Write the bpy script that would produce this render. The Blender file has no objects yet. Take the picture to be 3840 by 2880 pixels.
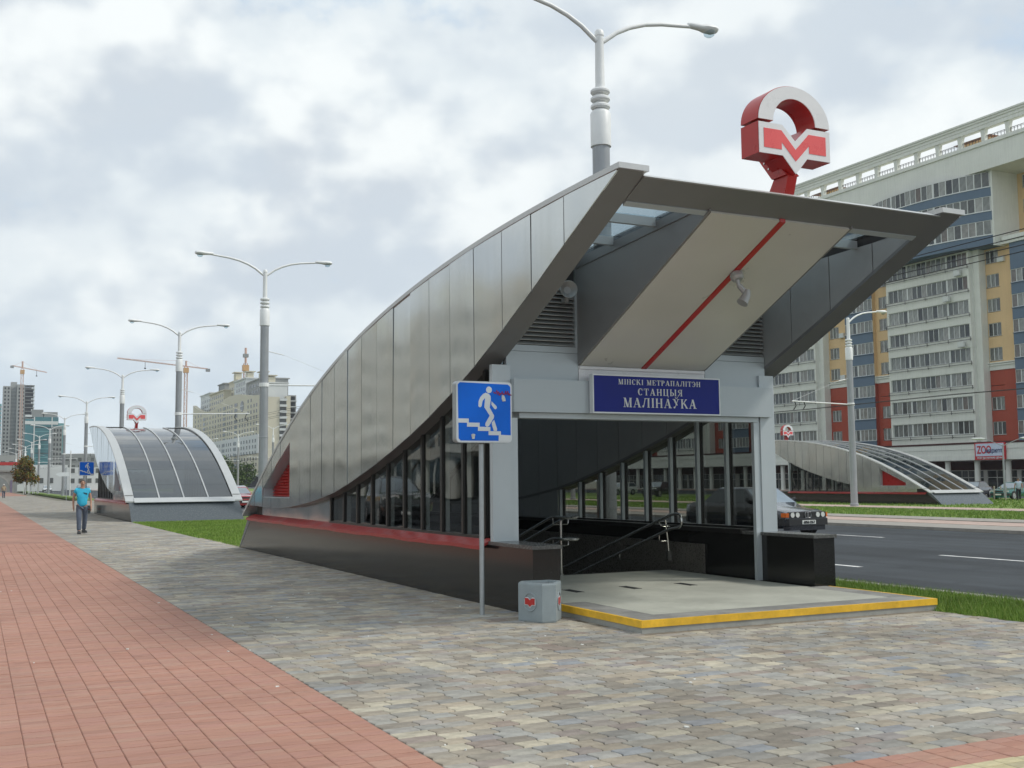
import bpy, bmesh, math, random
import numpy as np
from mathutils import Matrix, Vector
PI = math.pi
R = math.radians
random.seed(7)
rng = np.random.default_rng(7)
SC = bpy.context.scene
COL = SC.collection

# ------------------------------------------------------------------ camera
CAMLOC = Vector((0, 0, 1.65))
yaw, pitch, roll = R(26.1915), R(5.0393), R(-0.508)
fw = Vector((math.sin(yaw) * math.cos(pitch), math.cos(yaw) * math.cos(pitch), math.sin(pitch)))
r0 = Vector((math.cos(yaw), -math.sin(yaw), 0)); u0 = r0.cross(fw)
rt = math.cos(roll) * r0 + math.sin(roll) * u0
up = -math.sin(roll) * r0 + math.cos(roll) * u0
cd = bpy.data.cameras.new('camera'); cam = bpy.data.objects.new('camera', cd); COL.objects.link(cam)
cd.sensor_width = 36; cd.lens = 4097.65 / 3840 * 36; cd.clip_end = 6000; cd.clip_start = .05
M = Matrix.Identity(4)
for i in range(3):
    M[i][0] = rt[i]; M[i][1] = up[i]; M[i][2] = -fw[i]; M[i][3] = CAMLOC[i]
cam.matrix_world = M
SC.camera = cam
FPX = 4097.65


def proj(x, y, z):
    v = Vector((x, y, z)) - CAMLOC
    d = v.dot(fw)
    if d < .2: return None
    return 1920 + FPX * v.dot(rt) / d, 1440 - FPX * v.dot(up) / d, d


def in_view(x, y, z=0, m=250):
    p = proj(x, y, z)
    return p is not None and -m < p[0] < 3840 + m and -m < p[1] < 2880 + m


# ------------------------------------------------------------------ exposure, world, sun
vs = SC.view_settings
vs.view_transform = 'Standard'; vs.look = 'None'; vs.gamma = 1; vs.exposure = 0.16; vs.use_curve_mapping = False
SUN_EL, SUN_AZ = R(47), R(118)          # azimuth clockwise from +Y
W = bpy.data.worlds.new('World'); SC.world = W; W.use_nodes = True
nt = W.node_tree; nt.nodes.clear()


def N(t, **kw):
    n = nt.nodes.new(t)
    for k, v in kw.items(): setattr(n, k, v)
    return n


def L(a, b): nt.links.new(a, b)


def math_(op, a, b=None, clamp=False):
    n = N('ShaderNodeMath', operation=op); n.use_clamp = clamp
    for i, v in enumerate((a, b)):
        if v is None: continue
        if isinstance(v, (int, float)): n.inputs[i].default_value = v
        else: L(v, n.inputs[i])
    return n.outputs[0]


def smooth(v, a, b, lo=0., hi=1.):
    n = N('ShaderNodeMapRange', interpolation_type='SMOOTHSTEP')
    L(v, n.inputs[0]); n.inputs[1].default_value = a; n.inputs[2].default_value = b
    n.inputs[3].default_value = lo; n.inputs[4].default_value = hi
    return n.outputs[0]


def mixc(f, a, b):
    n = N('ShaderNodeMix', data_type='RGBA')
    if isinstance(f, (int, float)): n.inputs[0].default_value = f
    else: L(f, n.inputs[0])
    for s, v in ((6, a), (7, b)):
        if isinstance(v, tuple): n.inputs[s].default_value = (*v, 1)
        else: L(v, n.inputs[s])
    return n.outputs[2]


sky = N('ShaderNodeTexSky', sky_type='NISHITA'); sky.sun_disc = False
sky.sun_elevation = SUN_EL; sky.sun_rotation = SUN_AZ; sky.air_density = 1.0; sky.dust_density = 1.5; sky.ozone_density = 2.0
tc = N('ShaderNodeTexCoord'); sep = N('ShaderNodeSeparateXYZ'); L(tc.outputs['Generated'], sep.inputs[0])
zc = math_('MAXIMUM', sep.outputs[2], 0.0)




def skyvec(dz, off, kz=1.35):
    mp = N('ShaderNodeMapping'); mp.inputs['Location'].default_value = off
    c = N('ShaderNodeCombineXYZ'); L(sep.outputs[0], c.inputs[0]); L(sep.outputs[1], c.inputs[1])
    L(math_('MULTIPLY', math_('ADD', zc, dz), kz), c.inputs[2])
    L(c.outputs[0], mp.inputs[0]); return mp.outputs[0]


def cloud(dz, scale, off, det=9, rough=.56, dist=.0):
    n = N('ShaderNodeTexNoise'); n.inputs['Scale'].default_value = scale; n.inputs['Detail'].default_value = det
    n.inputs['Roughness'].default_value = rough; n.inputs['Distortion'].default_value = dist
    L(skyvec(dz, off), n.inputs['Vector']); return n.outputs['Fac']


OFF = (1.9, 7.2, 5.0)
SCL = 2.9
base = cloud(0, SCL, OFF, 9, .55)
def heap(dz, det): return cloud(dz, SCL, OFF, det, .56)
s0 = heap(0, 4.5); s1 = heap(.04, 3.5)
fine = cloud(0, 14.0, (11, 4, 2), 9, .62)
big = cloud(0, 1.6, (5.3, 1.2, 4), 3, .5)
dens = math_('ADD', math_('MULTIPLY', base, .85), math_('MULTIPLY', fine, .15))
cover = smooth(math_('ADD', dens, math_('MULTIPLY', math_('SUBTRACT', big, .5), .3)), .33, .43)
lit = math_('ADD', math_('SUBTRACT', s0, s1), math_('MULTIPLY', math_('SUBTRACT', fine, .5), .12))
litf = smooth(lit, -.052, .058)
edge = smooth(base, .46, .56)
cw = mixc(litf, (5.7, 6.4, 7.1), (7.5, 8.1, 8.4))
cw = mixc(edge, cw, mixc(litf, (5.8, 6.4, 7.0), (8.9, 9.3, 9.3)))
lowhaze = smooth(zc, 0.0, .2, .6, 0.)
blue = mixc(.7, sky.outputs[0], (4.9, 6.9, 9.0))
skyc = mixc(cover, blue, cw)
skyc = mixc(smooth(big, .45, .62, .1, .55), skyc, (6.5, 7.2, 7.7))
skyc = mixc(lowhaze, skyc, (6.2, 7.4, 8.3))
bg = N('ShaderNodeBackground'); bg.inputs[1].default_value = .1; L(skyc, bg.inputs[0])
wo = N('ShaderNodeOutputWorld'); L(bg.outputs[0], wo.inputs[0])

sd = bpy.data.lights.new('sun', 'SUN'); sd.energy = 1.9; sd.angle = R(10); sd.color = (1, .955, .88)
sun = bpy.data.objects.new('sun', sd); COL.objects.link(sun)
sv = Vector((math.sin(SUN_AZ) * math.cos(SUN_EL), math.cos(SUN_AZ) * math.cos(SUN_EL), math.sin(SUN_EL)))
sun.rotation_euler = (-sv).to_track_quat('-Z', 'Y').to_euler()

# ------------------------------------------------------------------ helpers
ORG = {}


def tag(o, label=None, cat=None, group=None, kind=None):
    if label: o['label'] = label
    if cat: o['category'] = cat
    if group: o['group'] = group
    if kind: o['kind'] = kind
    return o


def empty(name, loc, label=None, cat=None, group=None, kind=None):
    o = bpy.data.objects.new(name, None); COL.objects.link(o); o.location = loc; o.empty_display_size = .3
    ORG[o] = Vector(loc)
    return tag(o, label, cat, group, kind)


class MB:
    def __init__(s): s.v = []; s.f = []; s.m = []; s.cm = 0

    def add(s, vs, fs):
        b = len(s.v); s.v += [tuple(p) for p in vs]
        for f in fs: s.f.append([b + i for i in f]); s.m.append(s.cm)
        return s

    def box(s, x0, y0, z0, x1, y1, z1):
        return s.add([(x0, y0, z0), (x1, y0, z0), (x1, y1, z0), (x0, y1, z0), (x0, y0, z1), (x1, y0, z1), (x1, y1, z1), (x0, y1, z1)],
                     [(3, 2, 1, 0), (4, 5, 6, 7), (0, 1, 5, 4), (1, 2, 6, 5), (2, 3, 7, 6), (3, 0, 4, 7)])

    def prism(s, pts, ax, a, b, caps=True):
        n = len(pts)
        def P(p, t): return {'x': (t, p[0], p[1]), 'y': (p[0], t, p[1]), 'z': (p[0], p[1], t)}[ax]
        fs = [(i, (i + 1) % n, n + (i + 1) % n, n + i) for i in range(n)]
        if caps: fs += [tuple(range(n)), tuple(range(2 * n - 1, n - 1, -1))]
        return s.add([P(p, a) for p in pts] + [P(p, b) for p in pts], fs)

    def loft(s, rings, caps=True, closed=True):
        n = len(rings[0]); vs = [p for r in rings for p in r]; fs = []
        for k in range(len(rings) - 1):
            for i in range(n if closed else n - 1):
                j = (i + 1) % n
                fs.append((k * n + i, k * n + j, (k + 1) * n + j, (k + 1) * n + i))
        if caps: fs += [tuple(range(n)), tuple(range((len(rings) - 1) * n, len(rings) * n))]
        return s.add(vs, fs)

    def tube(s, path, r, n=8, caps=True):
        path = [Vector(p) for p in path]; rings = []; prev = None
        for i, p in enumerate(path):
            d = (path[min(i + 1, len(path) - 1)] - path[max(i - 1, 0)]).normalized()
            if prev is None:
                a = Vector((0, 0, 1)) if abs(d.z) < .9 else Vector((1, 0, 0))
                x = d.cross(a).normalized()
            else: x = (prev - d * prev.dot(d)).normalized()
            prev = x; y = d.cross(x); rr = r(i / max(1, len(path) - 1)) if callable(r) else r
            rings.append([p + rr * (math.cos(2 * PI * k / n) * x + math.sin(2 * PI * k / n) * y) for k in range(n)])
        return s.loft(rings, caps)

    def lathe(s, prof, cx=0, cy=0, n=16):
        return s.loft([[(cx + r * math.cos(2 * PI * k / n), cy + r * math.sin(2 * PI * k / n), z) for k in range(n)] for r, z in prof])

    def bar(s, a, b, w):
        return s.tube([a, b], w * .707, 4)

    def mesh(s, name, off=(0, 0, 0), smooth=False, recalc=True):
        me = bpy.data.meshes.new(name)
        ox, oy, oz = off
        me.from_pydata([(x - ox, y - oy, z - oz) for x, y, z in s.v], [], s.f)
        if max(s.m, default=0): me.polygons.foreach_set('material_index', s.m)
        if recalc:
            bm = bmesh.new(); bm.from_mesh(me); bmesh.ops.recalc_face_normals(bm, faces=bm.faces); bm.to_mesh(me); bm.free()
        if smooth: me.polygons.foreach_set('use_smooth', [True] * len(me.polygons))
        me.update(); return me

    def build(s, name, mat, parent=None, smooth=False, kind=None, recalc=True):
        off = ORG.get(parent, Vector((0, 0, 0)))
        me = s.mesh(name, off, smooth, recalc)
        for m in (mat if isinstance(mat, (list, tuple)) else [mat]): me.materials.append(m)
        o = bpy.data.objects.new(name, me); COL.objects.link(o)
        if parent: o.parent = parent
        ORG[o] = off
        if smooth:
            auto_smooth(me)
        if kind: o['kind'] = kind
        return o


def auto_smooth(me, ang=R(38)):
    bm = bmesh.new(); bm.from_mesh(me)
    for e in bm.edges:
        if len(e.link_faces) == 2 and e.calc_face_angle(0) > ang: e.smooth = False
    bm.to_mesh(me); bm.free()


def inst(name, me, parent, loc=(0, 0, 0), rot=None, kind=None):
    o = bpy.data.objects.new(name, me); COL.objects.link(o)
    off = ORG.get(parent, Vector((0, 0, 0)))
    o.location = Vector(loc) - off
    if rot: o.rotation_euler = rot
    if parent: o.parent = parent
    if kind: o['kind'] = kind
    return o


def copy_tree(o, loc=None, rz=None, parent=None, label=None):
    c = o.copy(); COL.objects.link(c)
    if parent is not None: c.parent = parent
    if loc is not None: c.location = loc
    if rz is not None: c.rotation_euler = (0, 0, rz)
    if label: c['label'] = label
    for ch in list(o.children): copy_tree(ch, parent=c)
    return c


# ------------------------------------------------------------------ materials
MATS = {}


def mat(name, col, rough=.6, metal=0., var=.08, scale=3., bump=0., bscale=20., spec=.5, rand=None, coat=0., coord='Object', streak=0., bmap=None, bdet=5, rvar=.06, stain=0., sscale=.55, ystreak=0.):
    """Principled material; a two-octave noise varies the colour by VAR, BUMP gives relief, RAND is a list of (pos, colour) for object- or island-wise tints."""
    global nt
    if name in MATS: return MATS[name]
    m = bpy.data.materials.new(name); m.use_nodes = True
    old = nt; nt = m.node_tree; nt.nodes.clear()
    b = N('ShaderNodeBsdfPrincipled'); o = N('ShaderNodeOutputMaterial'); L(b.outputs[0], o.inputs[0])
    b.inputs['Roughness'].default_value = rough; b.inputs['Metallic'].default_value = metal
    b.inputs['Specular IOR Level'].default_value = spec; b.inputs['Coat Weight'].default_value = coat
    t = N('ShaderNodeTexCoord')
    src = None if coord == 'World' else t.outputs[coord]
    if coord == 'World': src = N('ShaderNodeNewGeometry').outputs['Position']
    n = N('ShaderNodeTexNoise'); n.inputs['Scale'].default_value = scale; n.inputs['Detail'].default_value = 6; n.inputs['Roughness'].default_value = .65
    L(src, n.inputs['Vector'])
    base = None
    if rand:
        kind, stops = rand
        if kind == 'object':
            q = N('ShaderNodeObjectInfo').outputs['Random']
        else:
            q = N('ShaderNodeNewGeometry').outputs['Random Per Island']
        cr = N('ShaderNodeValToRGB'); cr.color_ramp.interpolation = 'LINEAR'
        e = cr.color_ramp.elements
        while len(e) < len(stops): e.new(.5)
        for k, (p, c) in enumerate(stops): e[k].position = p; e[k].color = (*c, 1)
        L(q, cr.inputs[0]); base = cr.outputs[0]
    fac = smooth(n.outputs['Fac'], .25, .75, 1 - var, 1 + var)
    if ystreak:    # tyre-polished lanes run along Y
        mpy = N('ShaderNodeMapping'); mpy.inputs['Scale'].default_value = (1.1, .025, 1); L(N('ShaderNodeNewGeometry').outputs['Position'], mpy.inputs[0])
        ny = N('ShaderNodeTexNoise'); ny.inputs['Scale'].default_value = 1.; ny.inputs['Detail'].default_value = 5; L(mpy.outputs[0], ny.inputs['Vector'])
        fac = math_('MULTIPLY', fac, smooth(ny.outputs['Fac'], .3, .7, 1 - ystreak, 1 + ystreak))
    if streak:
        mp = N('ShaderNodeMapping'); mp.inputs['Scale'].default_value = (6, 6, .35); L(src, mp.inputs[0])
        n3 = N('ShaderNodeTexNoise'); n3.inputs['Scale'].default_value = 1.2; n3.inputs['Detail'].default_value = 5; L(mp.outputs[0], n3.inputs['Vector'])
        fac = math_('MULTIPLY', fac, smooth(n3.outputs['Fac'], .35, .7, 1 + streak * .3, 1 - streak))
    if stain:      # blotches of dirt and wear, tied to the place and not to the single piece
        gp = N('ShaderNodeNewGeometry').outputs['Position']
        n4 = N('ShaderNodeTexNoise'); n4.inputs['Scale'].default_value = sscale; n4.inputs['Detail'].default_value = 7; n4.inputs['Roughness'].default_value = .62; L(gp, n4.inputs['Vector'])
        n5 = N('ShaderNodeTexNoise'); n5.inputs['Scale'].default_value = sscale * 7; n5.inputs['Detail'].default_value = 4; L(gp, n5.inputs['Vector'])
        fac = math_('MULTIPLY', math_('MULTIPLY', fac, smooth(n4.outputs['Fac'], .36, .66, 1 - stain, 1 + stain * .45)), smooth(n5.outputs['Fac'], .28, .42, 1 - stain * .8, 1))
    mul = N('ShaderNodeVectorMath', operation='MULTIPLY')
    if base is None: mul.inputs[0].default_value = col
    else: L(base, mul.inputs[0])
    L(fac, mul.inputs[1])
    L(mul.outputs[0], b.inputs['Base Color'])
    rv = smooth(n.outputs['Fac'], .3, .7, max(0, rough - rvar), min(1, rough + rvar)); L(rv, b.inputs['Roughness'])
    if bump:
        n2 = N('ShaderNodeTexNoise'); n2.inputs['Scale'].default_value = bscale; n2.inputs['Detail'].default_value = bdet
        bsrc = src
        if bmap:
            mp2 = N('ShaderNodeMapping'); mp2.inputs['Scale'].default_value = bmap; L(src, mp2.inputs[0]); bsrc = mp2.outputs[0]
        L(bsrc, n2.inputs['Vector'])
        bp = N('ShaderNodeBump'); bp.inputs['Strength'].default_value = bump; bp.inputs['Distance'].default_value = .02
        L(n2.outputs['Fac'], bp.inputs['Height']); L(bp.outputs[0], b.inputs['Normal'])
    nt = old; MATS[name] = m
    return m


def glass(name, tint, rough=.02, ior=1.5, wav=0., gloss=1.0, body=None):
    """Window glass: tinted see-through sheet with a Fresnel mirror on top; BODY is the colour of an opaque dark interior instead of see-through."""
    global nt
    m = bpy.data.materials.new(name); m.use_nodes = True
    old = nt; nt = m.node_tree; nt.nodes.clear()
    o = N('ShaderNodeOutputMaterial'); fr = N('ShaderNodeFresnel'); fr.inputs[0].default_value = ior
    g = N('ShaderNodeBsdfGlossy'); g.inputs['Roughness'].default_value = rough; g.inputs[0].default_value = (gloss, gloss, gloss, 1)
    t = N('ShaderNodeBsdfTransparent'); t.inputs[0].default_value = (*tint, 1)
    ge = N('ShaderNodeNewGeometry'); ff = math_('MULTIPLY', fr.outputs[0], math_('SUBTRACT', 1., ge.outputs['Backfacing'])); mx = N('ShaderNodeMixShader'); L(ff, mx.inputs[0])
    if body:
        df = N('ShaderNodeBsdfDiffuse'); df.inputs[0].default_value = (*body, 1); m0 = N('ShaderNodeMixShader'); m0.inputs[0].default_value = .25; L(t.outputs[0], m0.inputs[1]); L(df.outputs[0], m0.inputs[2]); L(m0.outputs[0], mx.inputs[1])
    else: L(t.outputs[0], mx.inputs[1])
    L(g.outputs[0], mx.inputs[2]); L(mx.outputs[0], o.inputs[0])
    if wav:
        c = N('ShaderNodeTexCoord'); n2 = N('ShaderNodeTexNoise'); n2.inputs['Scale'].default_value = .9; n2.inputs['Detail'].default_value = 1
        L(c.outputs['Object'], n2.inputs['Vector']); bp = N('ShaderNodeBump'); bp.inputs['Strength'].default_value = wav; bp.inputs['Distance'].default_value = .05
        L(n2.outputs['Fac'], bp.inputs['Height']); L(bp.outputs[0], g.inputs['Normal'])
    nt = old; MATS[name] = m
    return m


REDS = [(0, (0.386, 0.203, 0.151)), (0.25, (0.418, 0.229, 0.169)), (0.5, (0.403, 0.215, 0.169)), (0.75, (0.418, 0.249, 0.188)), (0.92, (0.411, 0.211, 0.155)), (1, (0.347, 0.191, 0.146))]
TANS = [(0, (0.367, 0.331, 0.268)), (0.14, (0.247, 0.221, 0.186)), (0.28, (0.395, 0.34, 0.263)), (0.42, (0.301, 0.299, 0.283)), (0.54, (0.467, 0.422, 0.327)), (0.66, (0.256, 0.245, 0.222)), (0.78, (0.359, 0.354, 0.327)), (0.88, (0.292, 0.236, 0.197)), (0.95, (0.274, 0.291, 0.308)), (1, (0.422, 0.369, 0.293))]
m_brick = mat('red concrete paver', None, .85, var=.08, scale=14, bump=.25, bscale=120, rand=('object', REDS), spec=.3, stain=.09)
m_brick_s = mat('red concrete pavers', None, .85, var=.08, scale=14, bump=.25, bscale=120, rand=('island', REDS), spec=.3, stain=.09)
m_paver = mat('mixed concrete paver', None, .85, var=.2, scale=9, bump=.3, bscale=90, rand=('object', TANS), spec=.3, stain=.2)
m_paver_s = mat('mixed concrete pavers', None, .85, var=.2, scale=9, bump=.3, bscale=90, rand=('island', TANS), spec=.3, stain=.2)
m_joint = mat('joint sand', (.20, .17, .13), .95, var=.3, scale=8)
m_joint_r = mat('red joint sand', (.29, .15, .115), .95, var=.3, scale=8)
m_ground = mat('bare ground', (.17, .16, .12), .95, var=.3, scale=.3)
m_soil = mat('lawn soil', (.13, .205, .035), .95, var=.35, scale=1.3, bump=.4, bscale=30)
m_soil2 = mat('far lawn', (.15, .225, .04), .95, var=.3, scale=.5, bump=.4, bscale=12)
m_blade = mat('grass blades', None, .6, var=.2, scale=.7, rand=('island', [(0, (.10, .185, .027)), (.5, (.16, .265, .042)), (.85, (.22, .315, .06)), (1, (.33, .35, .11))]), spec=.25)
m_asph = mat('asphalt', (.046, .053, .06), .8, stain=.22, sscale=.25, ystreak=.22, var=.16, scale=.7, bump=.3, bscale=160, spec=.3)
m_line = mat('white road paint', (.76, .76, .74), .6, var=.08, scale=6, stain=.25, sscale=2.5)
m_kerb = mat('kerb concrete', (.30, .28, .25), .9, var=.16, scale=3, bump=.2, bscale=60)
m_pinkpave = mat('pink paving', (.44, .33, .28), .9, var=.15, scale=2)
m_slab = mat('sprayed platform floor', (.43, .43, .365), .7, var=.07, scale=1.2, bump=.12, bscale=200, stain=.13, sscale=1.1)
m_slab2 = mat('platform floor border', (.25, .245, .225), .75, var=.1, scale=2, bump=.12, bscale=200, stain=.2, sscale=2)
m_yel = mat('yellow paint', (.82, .48, .03), .5, var=.1, scale=7, stain=.16, sscale=3)
m_conc = mat('concrete', (.34, .34, .31), .9, var=.14, scale=4, bump=.2, bscale=40)
m_granite = mat('polished black granite', (.017, .017, .016), .13, var=.25, scale=60, spec=.5)
m_granite2 = mat('brown granite lining', (.115, .105, .09), .3, var=.25, scale=40)
m_granite_s = mat('grey granite slope', (.085, .10, .11), .25, var=.2, scale=30)
m_cap = mat('granite coping', (.10, .10, .095), .25, var=.2, scale=40)
m_panel = mat('brushed steel cladding', (.58, .60, .595), .115, .87, var=.03, scale=1.1, bump=.6, bscale=.8, bmap=(1, 1.3, .7), bdet=0, rvar=.03, streak=.03)
m_core = mat('dark metal seam', (.035, .035, .035), .6, .3)
m_soffit = mat('taupe metal soffit', (.232, .232, .23), .42, .45, var=.05, scale=2)
m_edge = mat('light metal trim', (.56, .57, .56), .4, .5, var=.05)
m_inner = mat('dark grey lining panel', (.36, .365, .36), .45, .2, var=.06, scale=2)
m_alu = mat('pale grey coated aluminium', (.50, .545, .56), .38, .25, var=.04, scale=1.5)
m_alu2 = mat('pale grey cladding plate', (.44, .485, .50), .38, .25, var=.04, scale=1.5)
m_fascia = mat('charcoal ceiling side', (.25, .25, .245), .45, .2, var=.06, scale=2)
m_louv = mat('louvre metal', (.42, .43, .42), .4, .4, var=.05)
m_cream = mat('cream ceiling panel', (.65, .645, .59), .3, .1, var=.04, scale=.8, rvar=.03)
m_red = mat('red coated steel', (.46, .025, .022), .32, 0., var=.08, scale=4)
m_redrail = mat('red ledge tin', (.36, .035, .032), .33, .1, var=.16, scale=2.5, bump=.25, bscale=5)
m_redface = mat('red lamp face', (.80, .115, .115), .3, var=.04)
m_white = mat('white acrylic face', (.78, .79, .79), .3, var=.03)
m_wpaint = mat('white lamp post paint', (.80, .81, .80), .4, var=.05)
m_gpaint = mat('grey galvanised pole', (.36, .375, .39), .45, .35, var=.08, scale=2, streak=.12)
m_mull = mat('dark anodised mullion', (.035, .034, .032), .35, .4)
m_mull_in = mat('grey mullion', (.40, .44, .445), .4, .3)
m_glass = glass('window glass', (.56, .57, .55), .015, 1.6, .10)
m_roofglass = glass('tinted roof glass', (.40, .44, .46), .03, 1.85, .04, body=(.055, .075, .09))
m_skyglass = glass('skylight glass', (.72, .79, .82), .02, 1.5)
m_steel = mat('polished steel rail', (.55, .54, .51), .16, .95)
m_cable = mat('black cable', (.02, .02, .02), .6)
m_blue = mat('blue sign face', (.004, .15, .72), .45, var=.06, scale=3, spec=.25)
m_navy = mat('navy nameplate', (.016, .026, .21), .5, var=.05, spec=.25)
m_letter = mat('silver lettering', (.62, .64, .63), .35, .1)
m_signw = mat('white sign film', (.70, .74, .75), .35, var=.04)
m_bin = mat('grey painted concrete', (.27, .315, .33), .5, var=.07, scale=6, bump=.08, bscale=40)
m_zinc = mat('galvanised tube', (.42, .45, .46), .4, .6, var=.08, scale=12)
m_black = mat('black rubber', (.018, .018, .018), .7)
m_dark = mat('dark interior', (.02, .02, .021), .8)
m_grate = mat('iron grate', (.04, .04, .04), .6, .4)
m_scrawl = mat('faded red marker', (.30, .03, .10), .6)
m_scrape = mat('scraped film', (.62, .64, .60), .7, var=.2, scale=30)

# ------------------------------------------------------------------ ground, roads, verges
HOLE = (6.62, 15.5, 10.5, 27.0)


def sheet(name, rects, z, m, kind='structure', label=None, th=None):
    mb = MB()
    for x0, y0, x1, y1 in rects:
        if th: mb.box(x0, y0, z - th, x1, y1, z)
        else: mb.add([(x0, y0, z), (x1, y0, z), (x1, y1, z), (x0, y1, z)], [(0, 1, 2, 3)])
    o = mb.build(name, m, recalc=bool(th)); o['kind'] = kind
    if label: o['label'] = label
    return o


hx0, hy0, hx1, hy1 = HOLE
sheet('ground', [(-500, -300, hx0, 1600), (hx1, -300, 800, 1600), (hx0, -300, hx1, hy0), (hx0, hy1, hx1, 1600)], -.42, m_ground)
sheet('road', [(12.85, -120, 28.0, 900)], -.08, m_asph, label='dark asphalt carriageway beside the metro entrance')
sheet('side_road', [(-30, -60, -1.5, 255)], -.06, m_asph, label='side road on the left of the viewer')
sheet('side_kerb', [(-1.5, -60, -1.3, 255)], .0, m_kerb, th=.3)
sheet('median_kerb', [(28.0, -120, 30.2, 900)], .02, m_kerb, th=.3)
sheet('median_paving', [(30.2, -120, 32.3, 900)], .03, m_pinkpave, th=.3)
sheet('median_kerb', [(32.3, -120, 34.3, 900)], .06, m_kerb, th=.3)
def slope(name, x0, z0, x1, z1, m):
    mb = MB(); mb.prism([(x0, z0 - .3), (x1, z1 - .3), (x1, z1), (x0, z0)], 'y', -120, 900); mb.build(name, m, kind='structure')
slope('median_lawn', 34.3, .04, 45.7, -.09, m_soil2)
slope('path_kerb', 45.7, -.05, 46.0, -.055, m_kerb)
slope('path', 46.0, -.1, 53.6, -.22, m_pinkpave)
slope('far_lawn', 53.6, -.23, 80, -.25, m_soil2)
slope('car_park', 80, -.26, 99.1, -.12, m_asph)
# near verge between the entrance and the road
mb = MB()
for y0, y1 in ((-60, 12), (12, 28.5), (28.5, 50), (50, 66.5), (66.5, 900)):
    x0 = {-60: 10.75, 12: 10.98, 28.5: 6.15, 50: 10.98, 66.5: 11.0}[y0]
    mb.box(x0, y0, -.3, 12.6, y1, -.02)
mb.build('verge_lawn', m_soil, kind='structure')
mb = MB()
for k in range(300):
    y = -20 + k * 1.0
    mb.box(12.6, y + .006, -.3, 12.85, y + .994, -.012)
mb.build('kerb', m_kerb, kind='structure')
mb = MB()
for X0, ph in ((15.45, 16.2), (19.2, 15.4), (23.5, 23.7)):
    for k in range(-4, 70):
        y = ph + 7.4 * k
        mb.add([(X0 - .07, y, -.076), (X0 + .07, y, -.076), (X0 + .07, y + 2.3, -.076), (X0 - .07, y + 2.3, -.076)], [(0, 1, 2, 3)])
mb.build('lane_markings', m_line, kind='structure', recalc=False)


def paving_mat(name, cols, bw, bh, mortar, off=.5, rot=0):
    """far-off paving, too small to tell the stones apart: colour cells only"""
    global nt
    m = bpy.data.materials.new(name); m.use_nodes = True
    old = nt; nt = m.node_tree; nt.nodes.clear()
    b = N('ShaderNodeBsdfPrincipled'); o = N('ShaderNodeOutputMaterial'); L(b.outputs[0], o.inputs[0]); b.inputs['Roughness'].default_value = .85
    b.inputs['Specular IOR Level'].default_value = .3
    t = N('ShaderNodeTexCoord'); mp = N('ShaderNodeMapping'); L(t.outputs['Object'], mp.inputs[0]); mp.inputs['Rotation'].default_value = (0, 0, rot)
    br = N('ShaderNodeTexBrick'); L(mp.outputs[0], br.inputs[0]); br.offset = off
    br.inputs['Color1'].default_value = (0, 0, 0, 1); br.inputs['Color2'].default_value = (1, 1, 1, 1); br.inputs['Mortar'].default_value = (.4, .4, .4, 1)
    br.inputs['Scale'].default_value = 1; br.inputs['Mortar Size'].default_value = mortar; br.inputs['Brick Width'].default_value = bw; br.inputs['Row Height'].default_value = bh
    cr = N('ShaderNodeValToRGB'); e = cr.color_ramp.elements
    while len(e) < len(cols): e.new(.5)
    for k, (p, c) in enumerate(cols): e[k].position = p; e[k].color = (*c, 1)
    L(br.outputs[0], cr.inputs[0])
    n4 = N('ShaderNodeTexNoise'); n4.inputs['Scale'].default_value = .55; n4.inputs['Detail'].default_value = 7; n4.inputs['Roughness'].default_value = .62; L(N('ShaderNodeNewGeometry').outputs['Position'], n4.inputs['Vector'])
    sc_ = N('ShaderNodeVectorMath', operation='MULTIPLY'); L(cr.outputs[0], sc_.inputs[0]); L(smooth(n4.outputs['Fac'], .36, .66, .70, .96), sc_.inputs[1]); L(sc_.outputs[0], b.inputs['Base Color'])
    nt = old; return m


m_far_tan = paving_mat('mixed pavers far away', TANS, .22, .15, .003)
m_far_red = paving_mat('red pavers far away', REDS, .09, .18, .004, rot=PI / 2)

YFAR = 34.0
plaza = empty('plaza_paving', (0, 0, 0), kind='structure'); plaza['label'] = 'mixed grey and tan wavy concrete paving around the metro entrance'
redp = empty('red_footpath', (0, 0, 0), kind='structure'); redp['label'] = 'red concrete block footpath on the left'


def quad_mb(rects, z):
    mb = MB()
    for x0, y0, x1, y1 in rects: mb.add([(x0, y0, z), (x1, y0, z), (x1, y1, z), (x0, y1, z)], [(0, 1, 2, 3)])
    return mb


quad_mb([(2.5, -60, 10.75, 10.1), (2.5, 10.1, 6.5, 15.6), (2.5, 15.6, 6.3, YFAR)], -.009).build('joint_bed', m_joint, plaza, recalc=False)
quad_mb([(2.5, YFAR, 6.15, 66.5), (2.5, 66.5, 11.0, 118), (2.5, 118, 7.6, 175)], -.004).build('distant_pavers', m_far_tan, plaza, recalc=False)
quad_mb([(-1.3, -60, 2.5, YFAR)], -.009).build('joint_bed', m_joint_r, redp, recalc=False)
quad_mb([(-1.3, YFAR, 2.5, 260), (2.5, 175, 7.2, 260)], -.004).build('distant_pavers', m_far_red, redp, recalc=False)


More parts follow.
